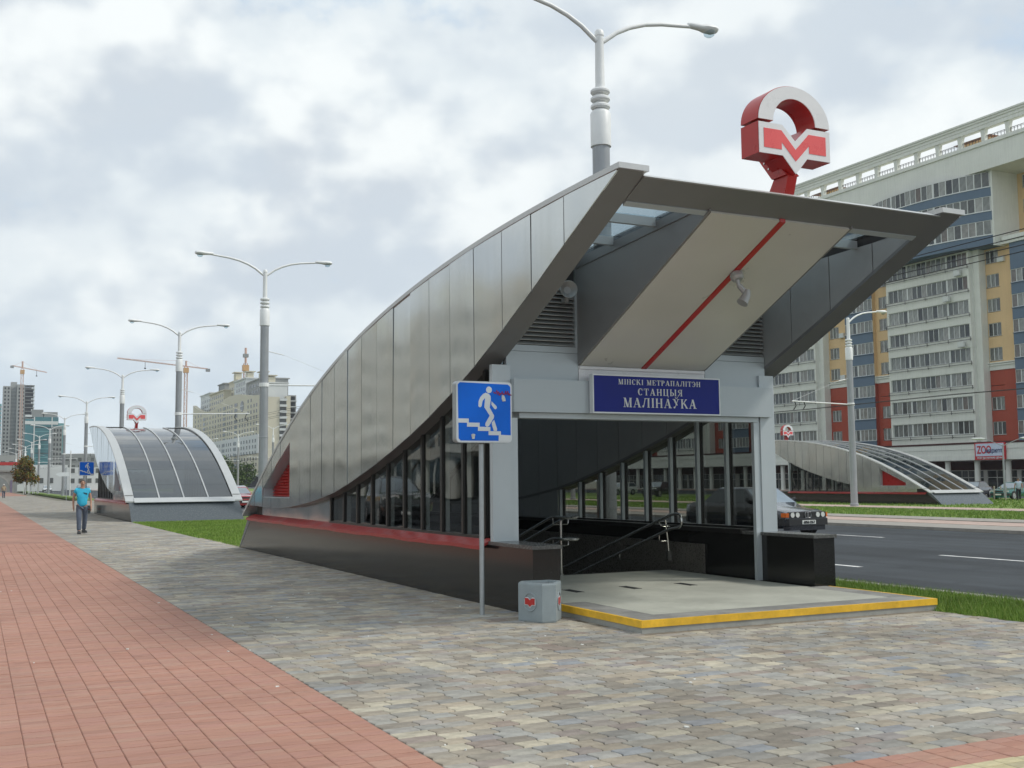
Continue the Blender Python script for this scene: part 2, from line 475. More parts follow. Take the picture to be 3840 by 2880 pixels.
def stone(outline, ch=.006, dep=.03, chy=None):
    """top face, chamfer ring, sides (open below, bedded in sand)"""
    n = len(outline); cx = sum(p[0] for p in outline) / n; cy = sum(p[1] for p in outline) / n
    def sh(p): 
        dx, dy = p[0] - cx, p[1] - cy
        return (p[0] - math.copysign(min(ch, abs(dx)), dx) , p[1] - math.copysign(min(chy or ch, abs(dy)), dy))
    vs = [(*sh(p), 0) for p in outline] + [(*p, -ch * .7) for p in outline] + [(*p, -dep) for p in outline]
    fs = [tuple(range(n))]
    for k in (0, 1):
        fs += [(k * n + (i + 1) % n, k * n + i, (k + 1) * n + i, (k + 1) * n + (i + 1) % n) for i in range(n)]
    return vs, fs


def s_outline(w, h=.15, g=.003, a=.014):
    prof = [(0, -.5), (.9, -.28), (.35, 0), (-.45, .28), (0, .5)]
    le = [(-w / 2 + g + a * q, t * (h - 2 * g * .6)) for q, t in prof]
    re = [(w / 2 - g + a * q, t * (h - 2 * g * .6)) for q, t in prof]
    return re + le[::-1]


def ccw(o):
    ar = sum(o[i][0] * o[(i + 1) % len(o)][1] - o[(i + 1) % len(o)][0] * o[i][1] for i in range(len(o)))
    return o if ar > 0 else o[::-1]


KINDS = {w: stone(ccw(s_outline(w))) for w in (.17, .22, .27)}
rect = [(-.0885, -.0447), (.0885, -.0447), (.0885, .0447), (-.0885, .0447)]
KINDS['red'] = stone(rect, chy=.0015)


def small_mesh(name, vf, m):
    me = bpy.data.meshes.new(name); me.from_pydata(vf[0], [], vf[1]); me.materials.append(m); return me


def lay(parent, spots, nm, ms, mstuff, single=300, sname='pavers'):
    """the SINGLE stones that show largest become parts of their own, all others one mesh"""
    infr = []
    for s in spots:
        p = proj(s[1], s[2], 0)
        vis = p is not None and -20 < p[0] < 3860 and -20 < p[1] < 2900
        infr.append((0 if vis else 1, p[2] if p else 99, s))
    infr.sort(key=lambda t: (t[0], t[1]))
    meshes = {}
    V = []; F = []
    for i, (nv, d, (k, x, y, rz)) in enumerate(infr):
        dz = random.uniform(-.0025, .0015); tx, ty = random.gauss(0, .006), random.gauss(0, .006); jr = random.gauss(0, .004)
        if i < single and not nv:
            if k not in meshes: meshes[k] = small_mesh(nm, KINDS[k], ms)
            o = inst(nm, meshes[k], parent, (x, y, dz), (tx, ty, rz + jr))
        else:
            vs, fs = KINDS[k]; b = len(V); c, s_ = math.cos(rz + jr), math.sin(rz + jr)
            V += [(x + c * px - s_ * py, y + s_ * px + c * py, pz + dz - tx * py * -1 + ty * -px) for px, py, pz in vs]
            F += [tuple(b + q for q in f) for f in fs]
    me = bpy.data.meshes.new(sname); me.from_pydata(V, [], F); me.materials.append(mstuff)
    o = bpy.data.objects.new(sname, me); COL.objects.link(o); o.parent = parent; o['kind'] = 'stuff'


spots = []
j = 0
y = 5.075
while y < YFAR - .08:
    x = 2.5 + (.0 if j % 2 else 0)
    lim = 10.72 if y < 10.0 else (6.48 if y < 15.6 else 6.28)
    first = True
    while x < lim - .1:
        w = random.choice((.17, .22, .22, .27))
        if x + w > lim + .05: w = .17
        if in_view(x + w / 2, y, 0, 900): spots.append((w, x + w / 2, y, 0))
        x += w
    y += .15; j += 1
lay(plaza, spots, 'paver', m_paver, m_paver_s, 300, 'pavers')
spots = []
for c in range(0, 20):
    x = 2.41 - .18 * c
    ph = random.choice((0, .045)) + random.uniform(-.008, .008)
    for k in range(int((YFAR - 3.5) / .09)):
        y = 3.5 + ph + k * .09
        if in_view(x, y, 0, 900): spots.append(('red', x, y, 0))
lay(redp, spots, 'brick', m_brick, m_brick_s, 300, 'bricks')
# red band and tan field at the lower right
band = empty('red_band', (0, 0, 0), kind='structure'); band['label'] = 'red brick border course crossing the paving at the lower right'
s1 = []; s2 = []
for i in range(46):
    x = 2.5 + .09 + .18 * i
    for k in range(4):
        y = 4.97 - .09 * k - .045 + .03
        if in_view(x, y, 0, 900): s1.append(('red', x, y, 0))
    for k in range(9):
        y = 4.97 - .36 - .09 * k - .045 + .03
        if in_view(x, y, 0, 900): s2.append(('red', x, y, 0))
quad_mb([(2.5, -60, 12.0, 5.0)], -.0075).build('joint_bed', m_joint_r, band, recalc=False)
lay(band, s1, 'brick', m_brick, m_brick_s, 300, 'bricks')
TAN2 = [(0, (.46, .40, .24)), (.5, (.52, .46, .29)), (1, (.36, .32, .21))]
m_tanb = mat('tan concrete paver', None, .85, var=.14, scale=14, rand=('object', TAN2), spec=.3)
m_tanb_s = mat('tan concrete pavers', None, .85, var=.14, scale=14, rand=('island', TAN2), spec=.3)
lay(band, s2, 'paver', m_tanb, m_tanb_s, 300, 'pavers')


def blades(name, n, sampler, h0, h1, w, label, z0=-.03):
    P = np.array([sampler() for _ in range(n)])
    z0 = z0(P[:, 0]) if callable(z0) else np.full(n, z0)
    ang = rng.uniform(0, 2 * PI, n); h = rng.uniform(h0, h1, n); le = rng.normal(0, .35, (n, 2)) * h[:, None]
    V = np.zeros((n, 3, 3)); dx = np.cos(ang) * w / 2; dy = np.sin(ang) * w / 2
    V[:, 0] = np.c_[P[:, 0] - dx, P[:, 1] - dy, z0]; V[:, 1] = np.c_[P[:, 0] + dx, P[:, 1] + dy, z0]
    V[:, 2] = np.c_[P[:, 0] + le[:, 0], P[:, 1] + le[:, 1], z0 + h]
    me = bpy.data.meshes.new(name); me.vertices.add(3 * n); me.vertices.foreach_set('co', V.ravel())
    me.loops.add(3 * n); me.loops.foreach_set('vertex_index', np.arange(3 * n)); me.polygons.add(n)
    me.polygons.foreach_set('loop_start', np.arange(0, 3 * n, 3)); me.update(); me.validate()
    me.materials.append(m_blade)
    o = bpy.data.objects.new(name, me); COL.objects.link(o); o['kind'] = 'stuff'; o['label'] = label
    return o


U = random.uniform
def near_verge():
    y = 7 + 22 * U(0, 1) ** 1.6
    return U(10.75 if y < 12 else 10.98, 12.6), y
blades('grass', 95000, near_verge, .03, .11, .009, 'green grass between the entrance and the road')
blades('grass', 90000, lambda: (U(6.2, 12.55), 28.6 + 21.3 * U(0, 1)), .03, .085, .02, 'green grass between the two metro entrances')
blades('grass', 50000, lambda: (U(34.4, 45.6), 20 + 75 * U(0, 1) ** 1.4), .04, .12, .045, 'green grass strip beyond the road', lambda x: .03 - .0114 * (x - 34.3))
blades('grass', 22000, lambda: (U(53.7, 76), 34 + 62 * U(0, 1)), .06, .17, .07, 'green grass around the far metro entrance', -.25)

m_bit = mat('pale scrap', (.7, .7, .66), .8, var=.1)
mb = MB(); rnd = random.Random(5)
for k in range(46):
    t = rnd.random() ** 1.5; y = 5.4 + 14 * t; x = rnd.uniform(.4, 6.0) if y > 9.5 else rnd.uniform(1.0, 9.8)
    r_ = rnd.uniform(.008, .02); a = rnd.uniform(0, 3); z = .003
    p = [(x + r_ * math.cos(a + q) * rnd.uniform(.6, 1.2), y + r_ * math.sin(a + q) * rnd.uniform(.6, 1.2)) for q in (0, 1.3, 2.6, 4.2, 5.2)]
    mb.loft([[(u, v, z - .006) for u, v in p], [(u, v, z + rnd.uniform(.002, .006)) for u, v in p]])
o = mb.build('litter', m_bit, kind='stuff'); o['label'] = 'tiny pale scraps scattered on the paving'

# ------------------------------------------------------------------ metro entrance
KC = 8.6                      # centre line
TOPP = [(9.72, 4.98), (11.2, 4.965), (12.56, 4.91), (14.27, 4.79), (15.85, 4.63), (17.44, 4.39), (19.03, 4.07), (20.96, 3.60), (22.4, 3.14), (23.82, 2.58), (24.9, 2.14), (25.9, 1.66), (27.09, 1.09), (27.6, .83)]
BOTP = [(9.72, 4.93), (10.9, 4.37), (11.74, 3.96), (12.57, 3.58), (13.45, 3.19), (14.3, 2.87), (15.09, 2.60), (15.88, 2.36), (16.67, 2.15), (17.47, 1.95), (18.26, 1.77), (19.07, 1.60), (19.88, 1.45), (20.7, 1.34), (21.5, 1.25), (22.3, 1.18), (23.1, 1.12), (23.9, 1.085), (24.7, 1.075), (25.5, 1.085), (26.3, 1.10), (27.09, 1.095)]
SEAM = [p[0] for p in BOTP]
pc = np.polyfit([p[0] - 18 for p in TOPP], [p[1] for p in TOPP], 6)
def ztop(y): return float(np.polyval(pc, y - 18))
def zbot(y): return float(np.interp(y, [p[0] for p in BOTP], [p[1] for p in BOTP]))
def cutz(y): return float(np.interp(y, [9.72, 13.45], [4.93, 3.19]))
VA, VB, VZ = (23.12, 2.50), (25.5, 1.52), 1.31      # vent opening: upper line from VA to VB, sill at VZ


def metro_entrance(label, group):
    root = empty('metro_entrance', (KC, 19, 0), label, 'metro entrance', group)
    ys = list(np.linspace(9.72, 27.55, 46))
    for side in (-1, 1):
        def X(d): return KC + side * (2.55 - d)           # d = distance in from the outer face
        def xs(a, b): return min(X(a), X(b)), max(X(a), X(b))
        # backing wall and soffit edge of the lens-shaped side
        tops = [(y, ztop(y) - .02) for y in ys if y <= 27.09]
        def outline(lo, hi, dt=0, db=0):
            yy = sorted(set([lo, hi] + [s for s in SEAM if lo < s < hi] + [y for y in ys if lo < y < hi]))
            return [(y, zbot(y) + db) for y in yy] + [(y, ztop(y) - dt) for y in yy[::-1]]
        mb = MB(); a, b = xs(.29, .31); mb.prism(outline(9.73, 27.05, .04, .02), 'x', a, b)
        # sealing strip just behind the outer panels, left open at the vent
        a, b = xs(.022, .03); mb.prism(outline(9.73, 23.1, .03, .015), 'x', a, b)
        mb.build('side_wall', m_core, root)
        # closed bottom edge (soffit) of the side
        mb = MB(); rings = []
        for y in [9.70] + SEAM[1:]:
            z = zbot(y) if y > 9.71 else 4.945
            rings.append([(X(.012), y, z), (X(.35), y, z), (X(.35), y, z + .05), (X(.012), y, z + .05)])
        mb.loft(rings); mb.build('soffit', m_soffit, root)
        # top capping
        mb = MB(); rings = []
        for y in [9.66] + ys[1:]:
            z = ztop(y)
            rings.append([(X(-.012), y, z + .028), (X(.37), y, z + .028), (X(.37), y, z - .035), (X(-.012), y, z - .035)])
        mb.loft(rings); mb.build('roof_edge', m_edge, root)
        # cladding panels, one per bay
        for i in range(len(SEAM) - 1):
            y0, y1 = SEAM[i] + .009, SEAM[i + 1] - .009
            yy = list(np.linspace(y0, y1, 5))
            up_ = [(y, ztop(y) - .036) for y in yy[::-1]]; lo_ = [(y, zbot(y) + .004) for y in yy]
            if i == 0: lo_ = [(y0, 4.93)] + lo_[1:]
            a, b = xs(0, .02)
            pieces = [lo_ + up_]
            if y0 > 23.05 and y1 < 25.55:
                def vl(y): return VA[1] + (VB[1] - VA[1]) * (y - VA[0]) / (VB[0] - VA[0])
                pieces = [lo_ + [(y1, VZ), (y0, VZ)], [(y0, vl(y0)), (y1, vl(y1))] + up_]
            for k, pl in enumerate(pieces):
                mb = MB(); mb.prism(pl, 'x', a, b); ym_ = (y0 + y1) / 2; tl = random.gauss(0, .006); tz = random.gauss(0, .0025)
                mb.v = [(x + tl * (y - ym_) + tz * (z - zbot(ym_)), y, z) for x, y, z in mb.v]; mb.build('cladding_panel', m_panel, root)
        # inner lining
        for i in range(0, len(SEAM) - 3):
            y0, y1 = max(9.98, SEAM[i] + .008), SEAM[i + 1] - .008
            yy = list(np.linspace(y0, y1, 4)); a, b = xs(.335, .35)
            mb = MB(); mb.prism([(y, zbot(y) + .052) for y in yy] + [(y, ztop(y) - .17) for y in yy[::-1]], 'x', a, b)
            mb.build('lining_panel', m_inner, root)
        # vent: reveal and red louvre
        mb = MB(); a, b = xs(.02, .28)
        P = [(23.106, VA[1] + .006), VB, (25.494, VZ), (23.106, VZ)]
        for q in range(4):
            (ya, za), (yb, zb) = P[q], P[(q + 1) % 4]
            n_ = Vector((-(zb - za), yb - ya)).normalized() * .012
            mb.prism([(ya, za), (yb, zb), (yb + n_.x * -1, zb - n_.y), (ya - n_.x, za - n_.y)], 'x', a, b)
        mb.build('vent_reveal', m_alu2, root)
        mb = MB(); a, b = xs(.262, .282)
        z = VZ + .03
        mb.prism([(23.12, VZ), (25.48, VZ), (25.48, VB[1]), (23.12, VA[1])], 'x', *xs(.283, .289))
        lv = mb.build('vent_louvre', m_red, root)
        while z < 2.40:
            mb = MB()
            ye = min(25.46, VA[0] + (z + .05 - VA[1]) / ((VB[1] - VA[1]) / (VB[0] - VA[0])))
            if ye > 23.25:
                x_a, x_b = X(.225), X(.28)
                mb.add([(x_a, 23.13, z), (x_a, ye, z), (x_b, ye, z + .045), (x_b, 23.13, z + .045), (x_a, 23.13, z + .012), (x_a, ye, z + .012), (x_b, ye, z + .057), (x_b, 23.13, z + .057)],
                       [(3, 2, 1, 0), (4, 5, 6, 7), (0, 1, 5, 4), (1, 2, 6, 5), (2, 3, 7, 6), (3, 0, 4, 7)])
                mb.build('louvre_blade', m_red, lv)
            z += .066
        # plinth wall, coping, pier
        a, b = xs(.14, .52)
        mb = MB(); mb.prism([(12.05, -.1), (28.55, -.1), (28.5, 0), (27.25, .80), (12.05, .80)], 'x', a, b)
        mb.build('plinth_wall', m_granite, root)
        mb = MB(); a2, b2 = xs(.12, .54); mb.box(a2, 12.02, .80, b2, 13.62, .845); mb.build('coping_stone', m_cap, root)
        # low cladding below the curve at the far end
        for i in range(13, len(SEAM) - 2):
            y0, y1 = SEAM[i] + .004, SEAM[i + 1] - .004
            a, b = xs(.19, .22); mb = MB(); mb.prism([(y0, .80), (y1, .80), (y1, zbot(y1) + .08), (y0, zbot(y0) + .08)], 'x', a, b)
            mb.build('base_panel', m_panel, root)
        a, b = xs(.221, .26); mb = MB(); mb.prism([(20.75, .80), (27.0, .80), (26.9, 1.2), (20.75, 1.4)], 'x', a, b); mb.build('base_backing', m_core, root)
        # red ledge
        mb = MB(); rings = []
        for k in range(60):
            y = 13.3 + (27.2 - 13.3) * k / 59
            wob = .006 * math.sin(y * 1.9) + .004 * math.sin(y * 5.3 + 1)
            rings.append([(X(.19), y, .878), (X(.0) , y, .785 + wob), (X(.0), y, .735 + wob), (X(.02), y, .735 + wob), (X(.03), y, .76 + wob), (X(.19), y, .848)])
        mb.loft(rings); mb.build('red_ledge', m_redrail, root)
        # glazing: mullions, panes, sill
        YM = [13.55] + SEAM[5:14]
        for i, y in enumerate(YM):
            zt = zbot(y) + .03
            mb = MB(); a, b = xs(.18, .24); mb.box(a, y - .035, .86, b, y + .035, zt); mb.build('mullion', m_mull, root)
            mb = MB(); a, b = xs(.251, .31); mb.box(a, y - .03, .86, b, y + .03, zt); mb.build('mullion_cover', m_mull_in, root)
        for i in range(len(YM) - 1):
            y0, y1 = YM[i] + .0355, YM[i + 1] - .0355
            a, b = xs(.21, .222); mb = MB(); mb.prism([(y0, .905), (y1, .905), (y1, zbot(y1) + .04), (y0, zbot(y0) + .04)], 'x', a, b)
            mb.build('window_pane', m_glass, root)
        a, b = xs(.165, .32); mb = MB(); mb.box(a, 13.5, .846, b, 20.72, .903); mb.build('window_sill', m_mull, root)
        a, b = xs(.322, .56); mb = MB(); mb.box(a, 13.63, .802, b, 27.0, .872); mb.build('inner_sill', m_mull, root)
        for i in range(12, len(SEAM) - 3):
            y0, y1 = SEAM[i] + .008, SEAM[i + 1] - .008; a, b = xs(.325, .34); mb = MB(); mb.prism([(y0, .874), (y1, .874), (y1, zbot(y1) + .05), (y0, zbot(y0) + .05)], 'x', a, b); mb.build('lining_panel', m_inner, root)
        # stair lining
        a, b = xs(.525, .56); mb = MB(); mb.box(a, 14.6, -3.4, b, 27.2, .60); mb.build('granite_lining', m_granite2, root)
        # door frame of the portal
        sh_ = .10 if side > 0 else 0
        a, b = xs(.13 + sh_, .40 + sh_); mb = MB(); mb.box(a, 13.16, .846, b, 13.25, 3.20); mb.build('post', m_alu, root)
        a, b = xs(.402 + sh_, .512 + sh_); mb = MB(); mb.box(a, 13.18, .13 if side > 0 else .846, b, 13.245, 2.49); mb.build('jamb', m_alu, root)
        # wall above the lintel: plate and louvre
        a, b = xs(.36, 1.47); mb = MB(); mb.box(a, 13.2, 3.012, b, 13.26, 3.40); mb.build('fascia_panel', m_alu2, root)
        mb = MB(); mb.box(a, 13.2, 3.405, b, 13.26, 3.49)
        mb.box(a, 13.2, 4.28, b, 13.26, 4.36); e0, e1 = xs(1.43, 1.475); mb.box(e0, 13.195, 3.49, e1, 13.27, 4.28)
        gr = mb.build('louvre_frame', m_alu2, root)
        for k in range(13):
            z = 3.50 + k * .06; x0_, x1_ = xs(.36, 1.43)
            mb = MB(); mb.add([(x0_, 13.21, z), (x1_, 13.21, z), (x1_, 13.27, z + .05), (x0_, 13.27, z + .05), (x0_, 13.205, z + .008), (x1_, 13.205, z + .008), (x1_, 13.265, z + .058), (x0_, 13.265, z + .058)],
                              [(3, 2, 1, 0), (4, 5, 6, 7), (0, 1, 5, 4), (1, 2, 6, 5), (2, 3, 7, 6), (3, 0, 4, 7)])
            mb.build('louvre_blade', m_louv, gr)
        x0_, x1_ = xs(.36, 1.47); mb = MB(); mb.box(x0_, 13.285, 3.0, x1_, 13.30, 4.85); mb.build('louvre_backing', m_core, root)
        a, b = xs(.36, 1.07); mb = MB(); mb.box(a, 13.2, 4.362, b, 13.26, 4.80); mb.build('fascia_panel', m_alu2, root)
    # lintel
    mb = MB(); mb.box(KC - 2.145, 13.06, 2.565, KC + 2.22, 13.36, 3.01); mb.build('lintel', m_alu2, root)
    mb = MB(); mb.box(KC - 2.02, 13.16, 2.49, KC + 2.02, 13.42, 2.562); mb.build('lintel_soffit', m_alu, root)
    # sloping ceiling box: cream underside, dark sides
    c0_, c1_ = (10.10, 4.71), (13.19, 3.235)
    mb = MB()
    for xa, xb in ((KC - 1.05, KC - .045), (KC + .045, KC + 1.05)):
        mb.prism([c0_, c1_, (c1_[0] + .02, c1_[1] + .03), (c0_[0] + .02, c0_[1] + .03)], 'x', xa, xb)
        mb.build('ceiling_panel', m_cream, root); mb = MB()
    mb.prism([(c0_[0], c0_[1] - .012), (c1_[0], c1_[1] - .012), (c1_[0], c1_[1] + .03), (c0_[0], c0_[1] + .03)], 'x', KC - .04, KC + .04); mb.build('red_strip', m_red, root)
    for s in (-1, 1):
        xa = KC + s * 1.085; xb = KC + s * 1.06
        mb = MB(); mb.prism([(c0_[0] - .02, c0_[1] + .015), (c1_[0], c1_[1] + .01), (13.25, ztop(13.25) - .18), (10.1, ztop(10.1) - .17)], 'x', min(xa, xb), max(xa, xb)); mb.build('ceiling_side', m_fascia, root)
        mb = MB(); xa = KC + s * 1.10; mb.prism([(10.12, ztop(10.12) - .19), (13.25, ztop(13.25) - .27), (13.25, ztop(13.25) - .13), (10.12, ztop(10.12) - .09)], 'x', min(xa, xb), max(xa, xb)); mb.build('skylight_curb', m_soffit, root)
    mb = MB(); mb.box(KC - 1.07, 13.2, 3.013, KC + 1.07, 13.24, 3.235); mb.box(KC - 1.06, 13.18, 3.19, KC + 1.06, 13.2, 3.225); mb.build('fascia_panel', m_white, root)
    # front beam lying in the slanted cut
    mb = MB(); p0 = (9.74, 4.905); p1 = (10.12, 4.735)
    mb.prism([p0, p1, (10.15, 4.83), (9.80, 4.93)], 'x', KC - 2.20, KC + 2.20); mb.build('front_beam', m_soffit, root)
    mb = MB(); mb.prism([(9.715, 4.906), (9.74, 4.90), (9.86, 4.945), (9.83, 4.96)], 'x', KC - 2.20, KC + 2.20); mb.build('roof_edge', m_edge, root)
    mb = MB(); mb.prism([(10.121, 4.725), (10.19, 4.69), (10.20, 4.80), (10.151, 4.83)], 'x', KC - 2.19, KC + 2.19); mb.build('beam_trim', m_alu2, root)
    # curved roof: four lanes of panes between ribs
    cuts = [10.16] + [11.2, 12.2, 13.25] + list(np.linspace(14.9, 27.5, 9))
    for lane in range(4):
        xa, xb = KC - 2.16 + lane * 1.08 + .012, KC - 2.16 + (lane + 1) * 1.08 - .012
        for k in range(len(cuts) - 1):
            yy = np.linspace(cuts[k] + .012, cuts[k + 1] - .012, 4)
            mb = MB(); mb.prism([(y, ztop(y) - .075) for y in yy] + [(y, ztop(y) - .055) for y in yy[::-1]], 'x', xa, xb)
            mb.build('roof_pane', m_skyglass if cuts[k + 1] < 13.3 and lane in (0, 3) else m_roofglass, root)
    for x in (KC - 1.08, KC, KC + 1.08):
        mb = MB(); mb.loft([[(x - .028, y, ztop(y) - .05), (x + .028, y, ztop(y) - .05), (x + .028, y, ztop(y) - .005), (x - .028, y, ztop(y) - .005)] for y in np.linspace(13.4, 27.55, 40)])
        mb.build('roof_rib', m_edge, root)
    for s in (-1, 1):
        for y in (11.2, 12.2):
            xa, xb = KC + s * 1.10, KC + s * 2.20
            mb = MB(); mb.box(min(xa, xb), y - .03, ztop(y) - .19, max(xa, xb), y + .03, ztop(y) - .08); mb.build('skylight_bar', m_alu2, root)
    mb = MB(); mb.prism([(27.32, .985), (27.7, .80), (27.72, .825), (27.35, 1.02)], 'x', KC - 2.2, KC + 2.2)
    mb.build('eaves_panel', m_edge, root)
    # sloping granite at the low end
    mb = MB(); mb.prism([(27.25, .78), (28.51, -.02), (28.58, -.02), (27.5, .845), (27.0, .845), (27.0, .80)], 'x', KC - 2.415, KC + 2.415); mb.build('granite_slope', m_granite_s, root)
    return root


K1 = metro_entrance('large steel and glass metro entrance with a blue nameplate in the foreground', 'lens-shaped metro entrances')
K2 = copy_tree(K1, (KC, 59.5, 0), PI, label='left distant metro entrance, ribbed glass roof sloping down to the lawn behind the walking man')
K3 = copy_tree(K1, (60.1, 62.3, -.27), PI, label='metro entrance across the road, in front of the red and white apartment building')

# platform and stairwell of the near entrance
pf = empty('entrance_platform', (0, 0, 0), kind='structure'); pf['label'] = 'pale raised floor with yellow edge in front of the stairs'
mb = MB(); mb.box(6.5, 10.1, -.15, 10.85, 12.05, .126); mb.box(6.59, 12.05, -.15, 10.54, 15.5, .126); mb.build('slab', m_conc, pf)
mb = MB(); mb.box(6.9, 10.5, .12, 10.45, 12.04, .134); mb.box(6.6, 12.04, .12, 10.53, 15.44, .134); mb.build('floor', m_slab, pf)
mb = MB(); mb.box(6.53, 10.13, .12, 6.9, 12.04, .1315); mb.box(6.9, 10.13, .12, 10.45, 10.5, .1315); mb.box(10.45, 10.13, .12, 10.82, 12.04, .1315); mb.box(6.6, 15.44, .12, 10.53, 15.5, .136); mb.build('floor_border', m_slab2, pf)
mb = MB(); mb.box(6.488, 10.088, .056, 10.862, 10.13, .133); mb.box(6.488, 10.1301, .056, 6.53, 12.0, .133); mb.box(10.82, 10.1301, .056, 10.862, 12.0, .133)
mb.build('yellow_edge', m_yel, pf)
for x in (7.41, 8.33, 9.27):
    mb = MB()
    for k in range(9): mb.box(x - .05 , 13.04 + k * .044, .1345, x + .05, 13.04 + k * .044 + .026, .139)
    mb.box(x - .06, 13.02, .1342, x - .05, 13.44, .139); mb.box(x + .05, 13.02, .1342, x + .06, 13.44, .139)
    mb.build('floor_grate', m_grate, pf)
st = empty('stairwell', (0, 0, 0), kind='structure')
mb = MB(); mb.box(6.62, 27.0, -3.6, 10.5, 27.3, -.1); mb.box(6.62, 15.3, -3.6, 10.5, 15.49, -.16); mb.box(6.5, 15.3, -3.6, 6.62, 27.2, -.1); mb.box(10.56, 15.3, -3.6, 10.7, 27.2, -.1); mb.build('shaft_wall', m_granite2, st)
mb = MB(); mb.box(6.62, 15.3, -3.7, 10.56, 27.2, -3.5); mb.build('shaft_floor', m_slab2, st)
for k in range(24):
    mb = MB(); mb.box(6.63, 15.5 + .33 * k, -.02 - .14 * (k + 1) - .3, 10.49, 15.5 + .33 * (k + 1), .0 - .14 * (k + 1) + .13); mb.build('stair_step', m_slab2, st)

# handrails
def bent(pts, r, n=6):
    """round the corners of a polyline"""
    out = [Vector(pts[0])]
    for i in range(1, len(pts) - 1):
        a, b, c = Vector(pts[i - 1]), Vector(pts[i]), Vector(pts[i + 1])
        rr = min(r, (a - b).length * .5, (c - b).length * .5)
        p, q = b + (a - b).normalized() * rr, b + (c - b).normalized() * rr
        for k in range(n + 1):
            t = k / n; out.append((1 - t) ** 2 * p + 2 * t * (1 - t) * b + t * t * q)
    return out + [Vector(pts[-1])]


hr = empty('wall_handrail', (10.2, 15, .13), 'dark steel double handrail with looped end, on the right stair wall', 'handrail')
lo = [(10.25, 22, -1.25), (10.25, 15.25, .96), (10.25, 14.86, 1.09)]
path = bent([(10.25, 22.0, -1.03), (10.25, 15.0, 1.07), (10.25, 14.72, 1.10), (10.25, 14.68, .88), (10.25, 15.05, .83), (10.25, 22.0, -1.27)], .13)
mb = MB(); mb.tube(path, .023, 10); mb.build('rail', m_steel, hr, smooth=True)
for y in (15.35, 16.6, 17.8, 19.0):
    z = .83 - (y - 15.05) * .302
    mb = MB(); mb.tube(bent([(10.25, y, z - .02), (10.25, y, z - .12), (10.46, y, z - .12)], .06), .01, 6); mb.build('bracket', m_steel, hr, smooth=True); mb = MB(); mb.tube(bent([(10.25, y, z + .2), (10.30, y, z + .12), (10.46, y, z + .12)], .06), .01, 6); mb.build('bracket', m_steel, hr, smooth=True)
mb = MB(); mb.tube([(10.38, 15.35, .97), (10.42, 15.35, .62), (10.44, 15.35, .34)], .016, 6); mb.box(10.40, 15.32, .30, 10.47, 15.38, .46); mb.build('bracket_arm', m_steel, hr)
hm = empty('centre_handrail', (8.47, 15.5, .13), 'polished steel double handrail on a single post at the stair head', 'handrail')
mb = MB(); mb.lathe([(.05, .13), (.05, .15), (.028, .16), (.028, .98), (.035, .985), (.035, 1.0)], 8.47, 15.5, 12); mb.build('post', m_steel, hm, smooth=True)
for zz in (1.0, .66):
    loop = bent([(8.33, 22, zz + .03 - 1.95), (8.33, 15.55, zz + .06), (8.33, 15.15, zz + .06), (8.47, 15.0, zz + .06), (8.61, 15.15, zz + .06), (8.61, 15.55, zz + .06), (8.61, 22, zz + .03 - 1.95)], .13)
    mb = MB(); mb.tube(loop, .022, 8); mb.build('rail', m_steel, hm, smooth=True)
    mb = MB(); mb.tube(bent([(8.33, 15.5, zz + .05), (8.33, 15.5, zz - .06), (8.61, 15.5, zz - .06), (8.61, 15.5, zz + .05)], .04), .009, 6); mb.build('bracket', m_steel, hm, smooth=True)

# security camera / spotlight under the ceiling, loudspeaker
sp = empty('spotlight', (8.62, 11.05, 4.24), 'grey jointed spotlight hanging from the red strip of the canopy ceiling', 'spotlight')
mb = MB(); q = Matrix.Rotation(R(-25.5), 4, 'X')
prof = [(.0, 0), (.075, .0), (.085, -.02), (.085, -.07), (.06, -.10), (.0, -.105)]
for i, (r_, z_) in enumerate(prof): prof[i] = (max(r_, .001), z_)
mb.lathe(prof, 0, 0, 18); mb.v = [tuple(Vector((8.62, 11.05, 4.245)) + (q @ Vector(p))) for p in mb.v]; mb.build('mount', m_louv, sp, smooth=True)
mb = MB(); mb.tube([(8.62, 11.02, 4.16), (8.63, 11.0, 4.07)], .026, 8); mb.tube([(8.63, 11.0, 4.08), (8.70, 10.97, 3.99)], .038, 8); mb.build('arm', m_louv, sp, smooth=True)
mb = MB(); mb.tube([(8.72, 10.96, 4.02), (8.70, 10.955, 3.95), (8.65, 10.95, 3.88), (8.63, 10.95, 3.85)], lambda t: .045 + .03 * t, 14); mb.build('lamp_head', m_louv, sp, smooth=True)
ls = empty('loudspeaker', (7.30, 13.15, 4.27), 'round grey horn loudspeaker in front of the left louvre', 'loudspeaker')
mb = MB(); mb.lathe([(.03, -.16), (.05, -.14), (.06, -.05), (.12, .03), (.125, .04), (.12, .045), (.05, -.03), (.001, -.03)], 0, 0, 20)
q = Matrix.Rotation(R(90), 4, 'X') @ Matrix.Rotation(R(-12), 4, 'Y'); mb.v = [tuple(Vector((7.30, 13.06, 4.27)) + (q @ Vector(p))) for p in mb.v]; mb.build('horn', m_louv, ls, smooth=True)
mb = MB(); mb.box(7.27, 13.1, 4.10, 7.33, 13.2, 4.16); mb.bar((7.30, 13.1, 4.12), (7.30, 13.06, 4.2), .02); mb.build('bracket', m_louv, ls)

# ------------------------------------------------------------------ lettering
T_, TH, S_, E_ = .17, .06, .055, .07


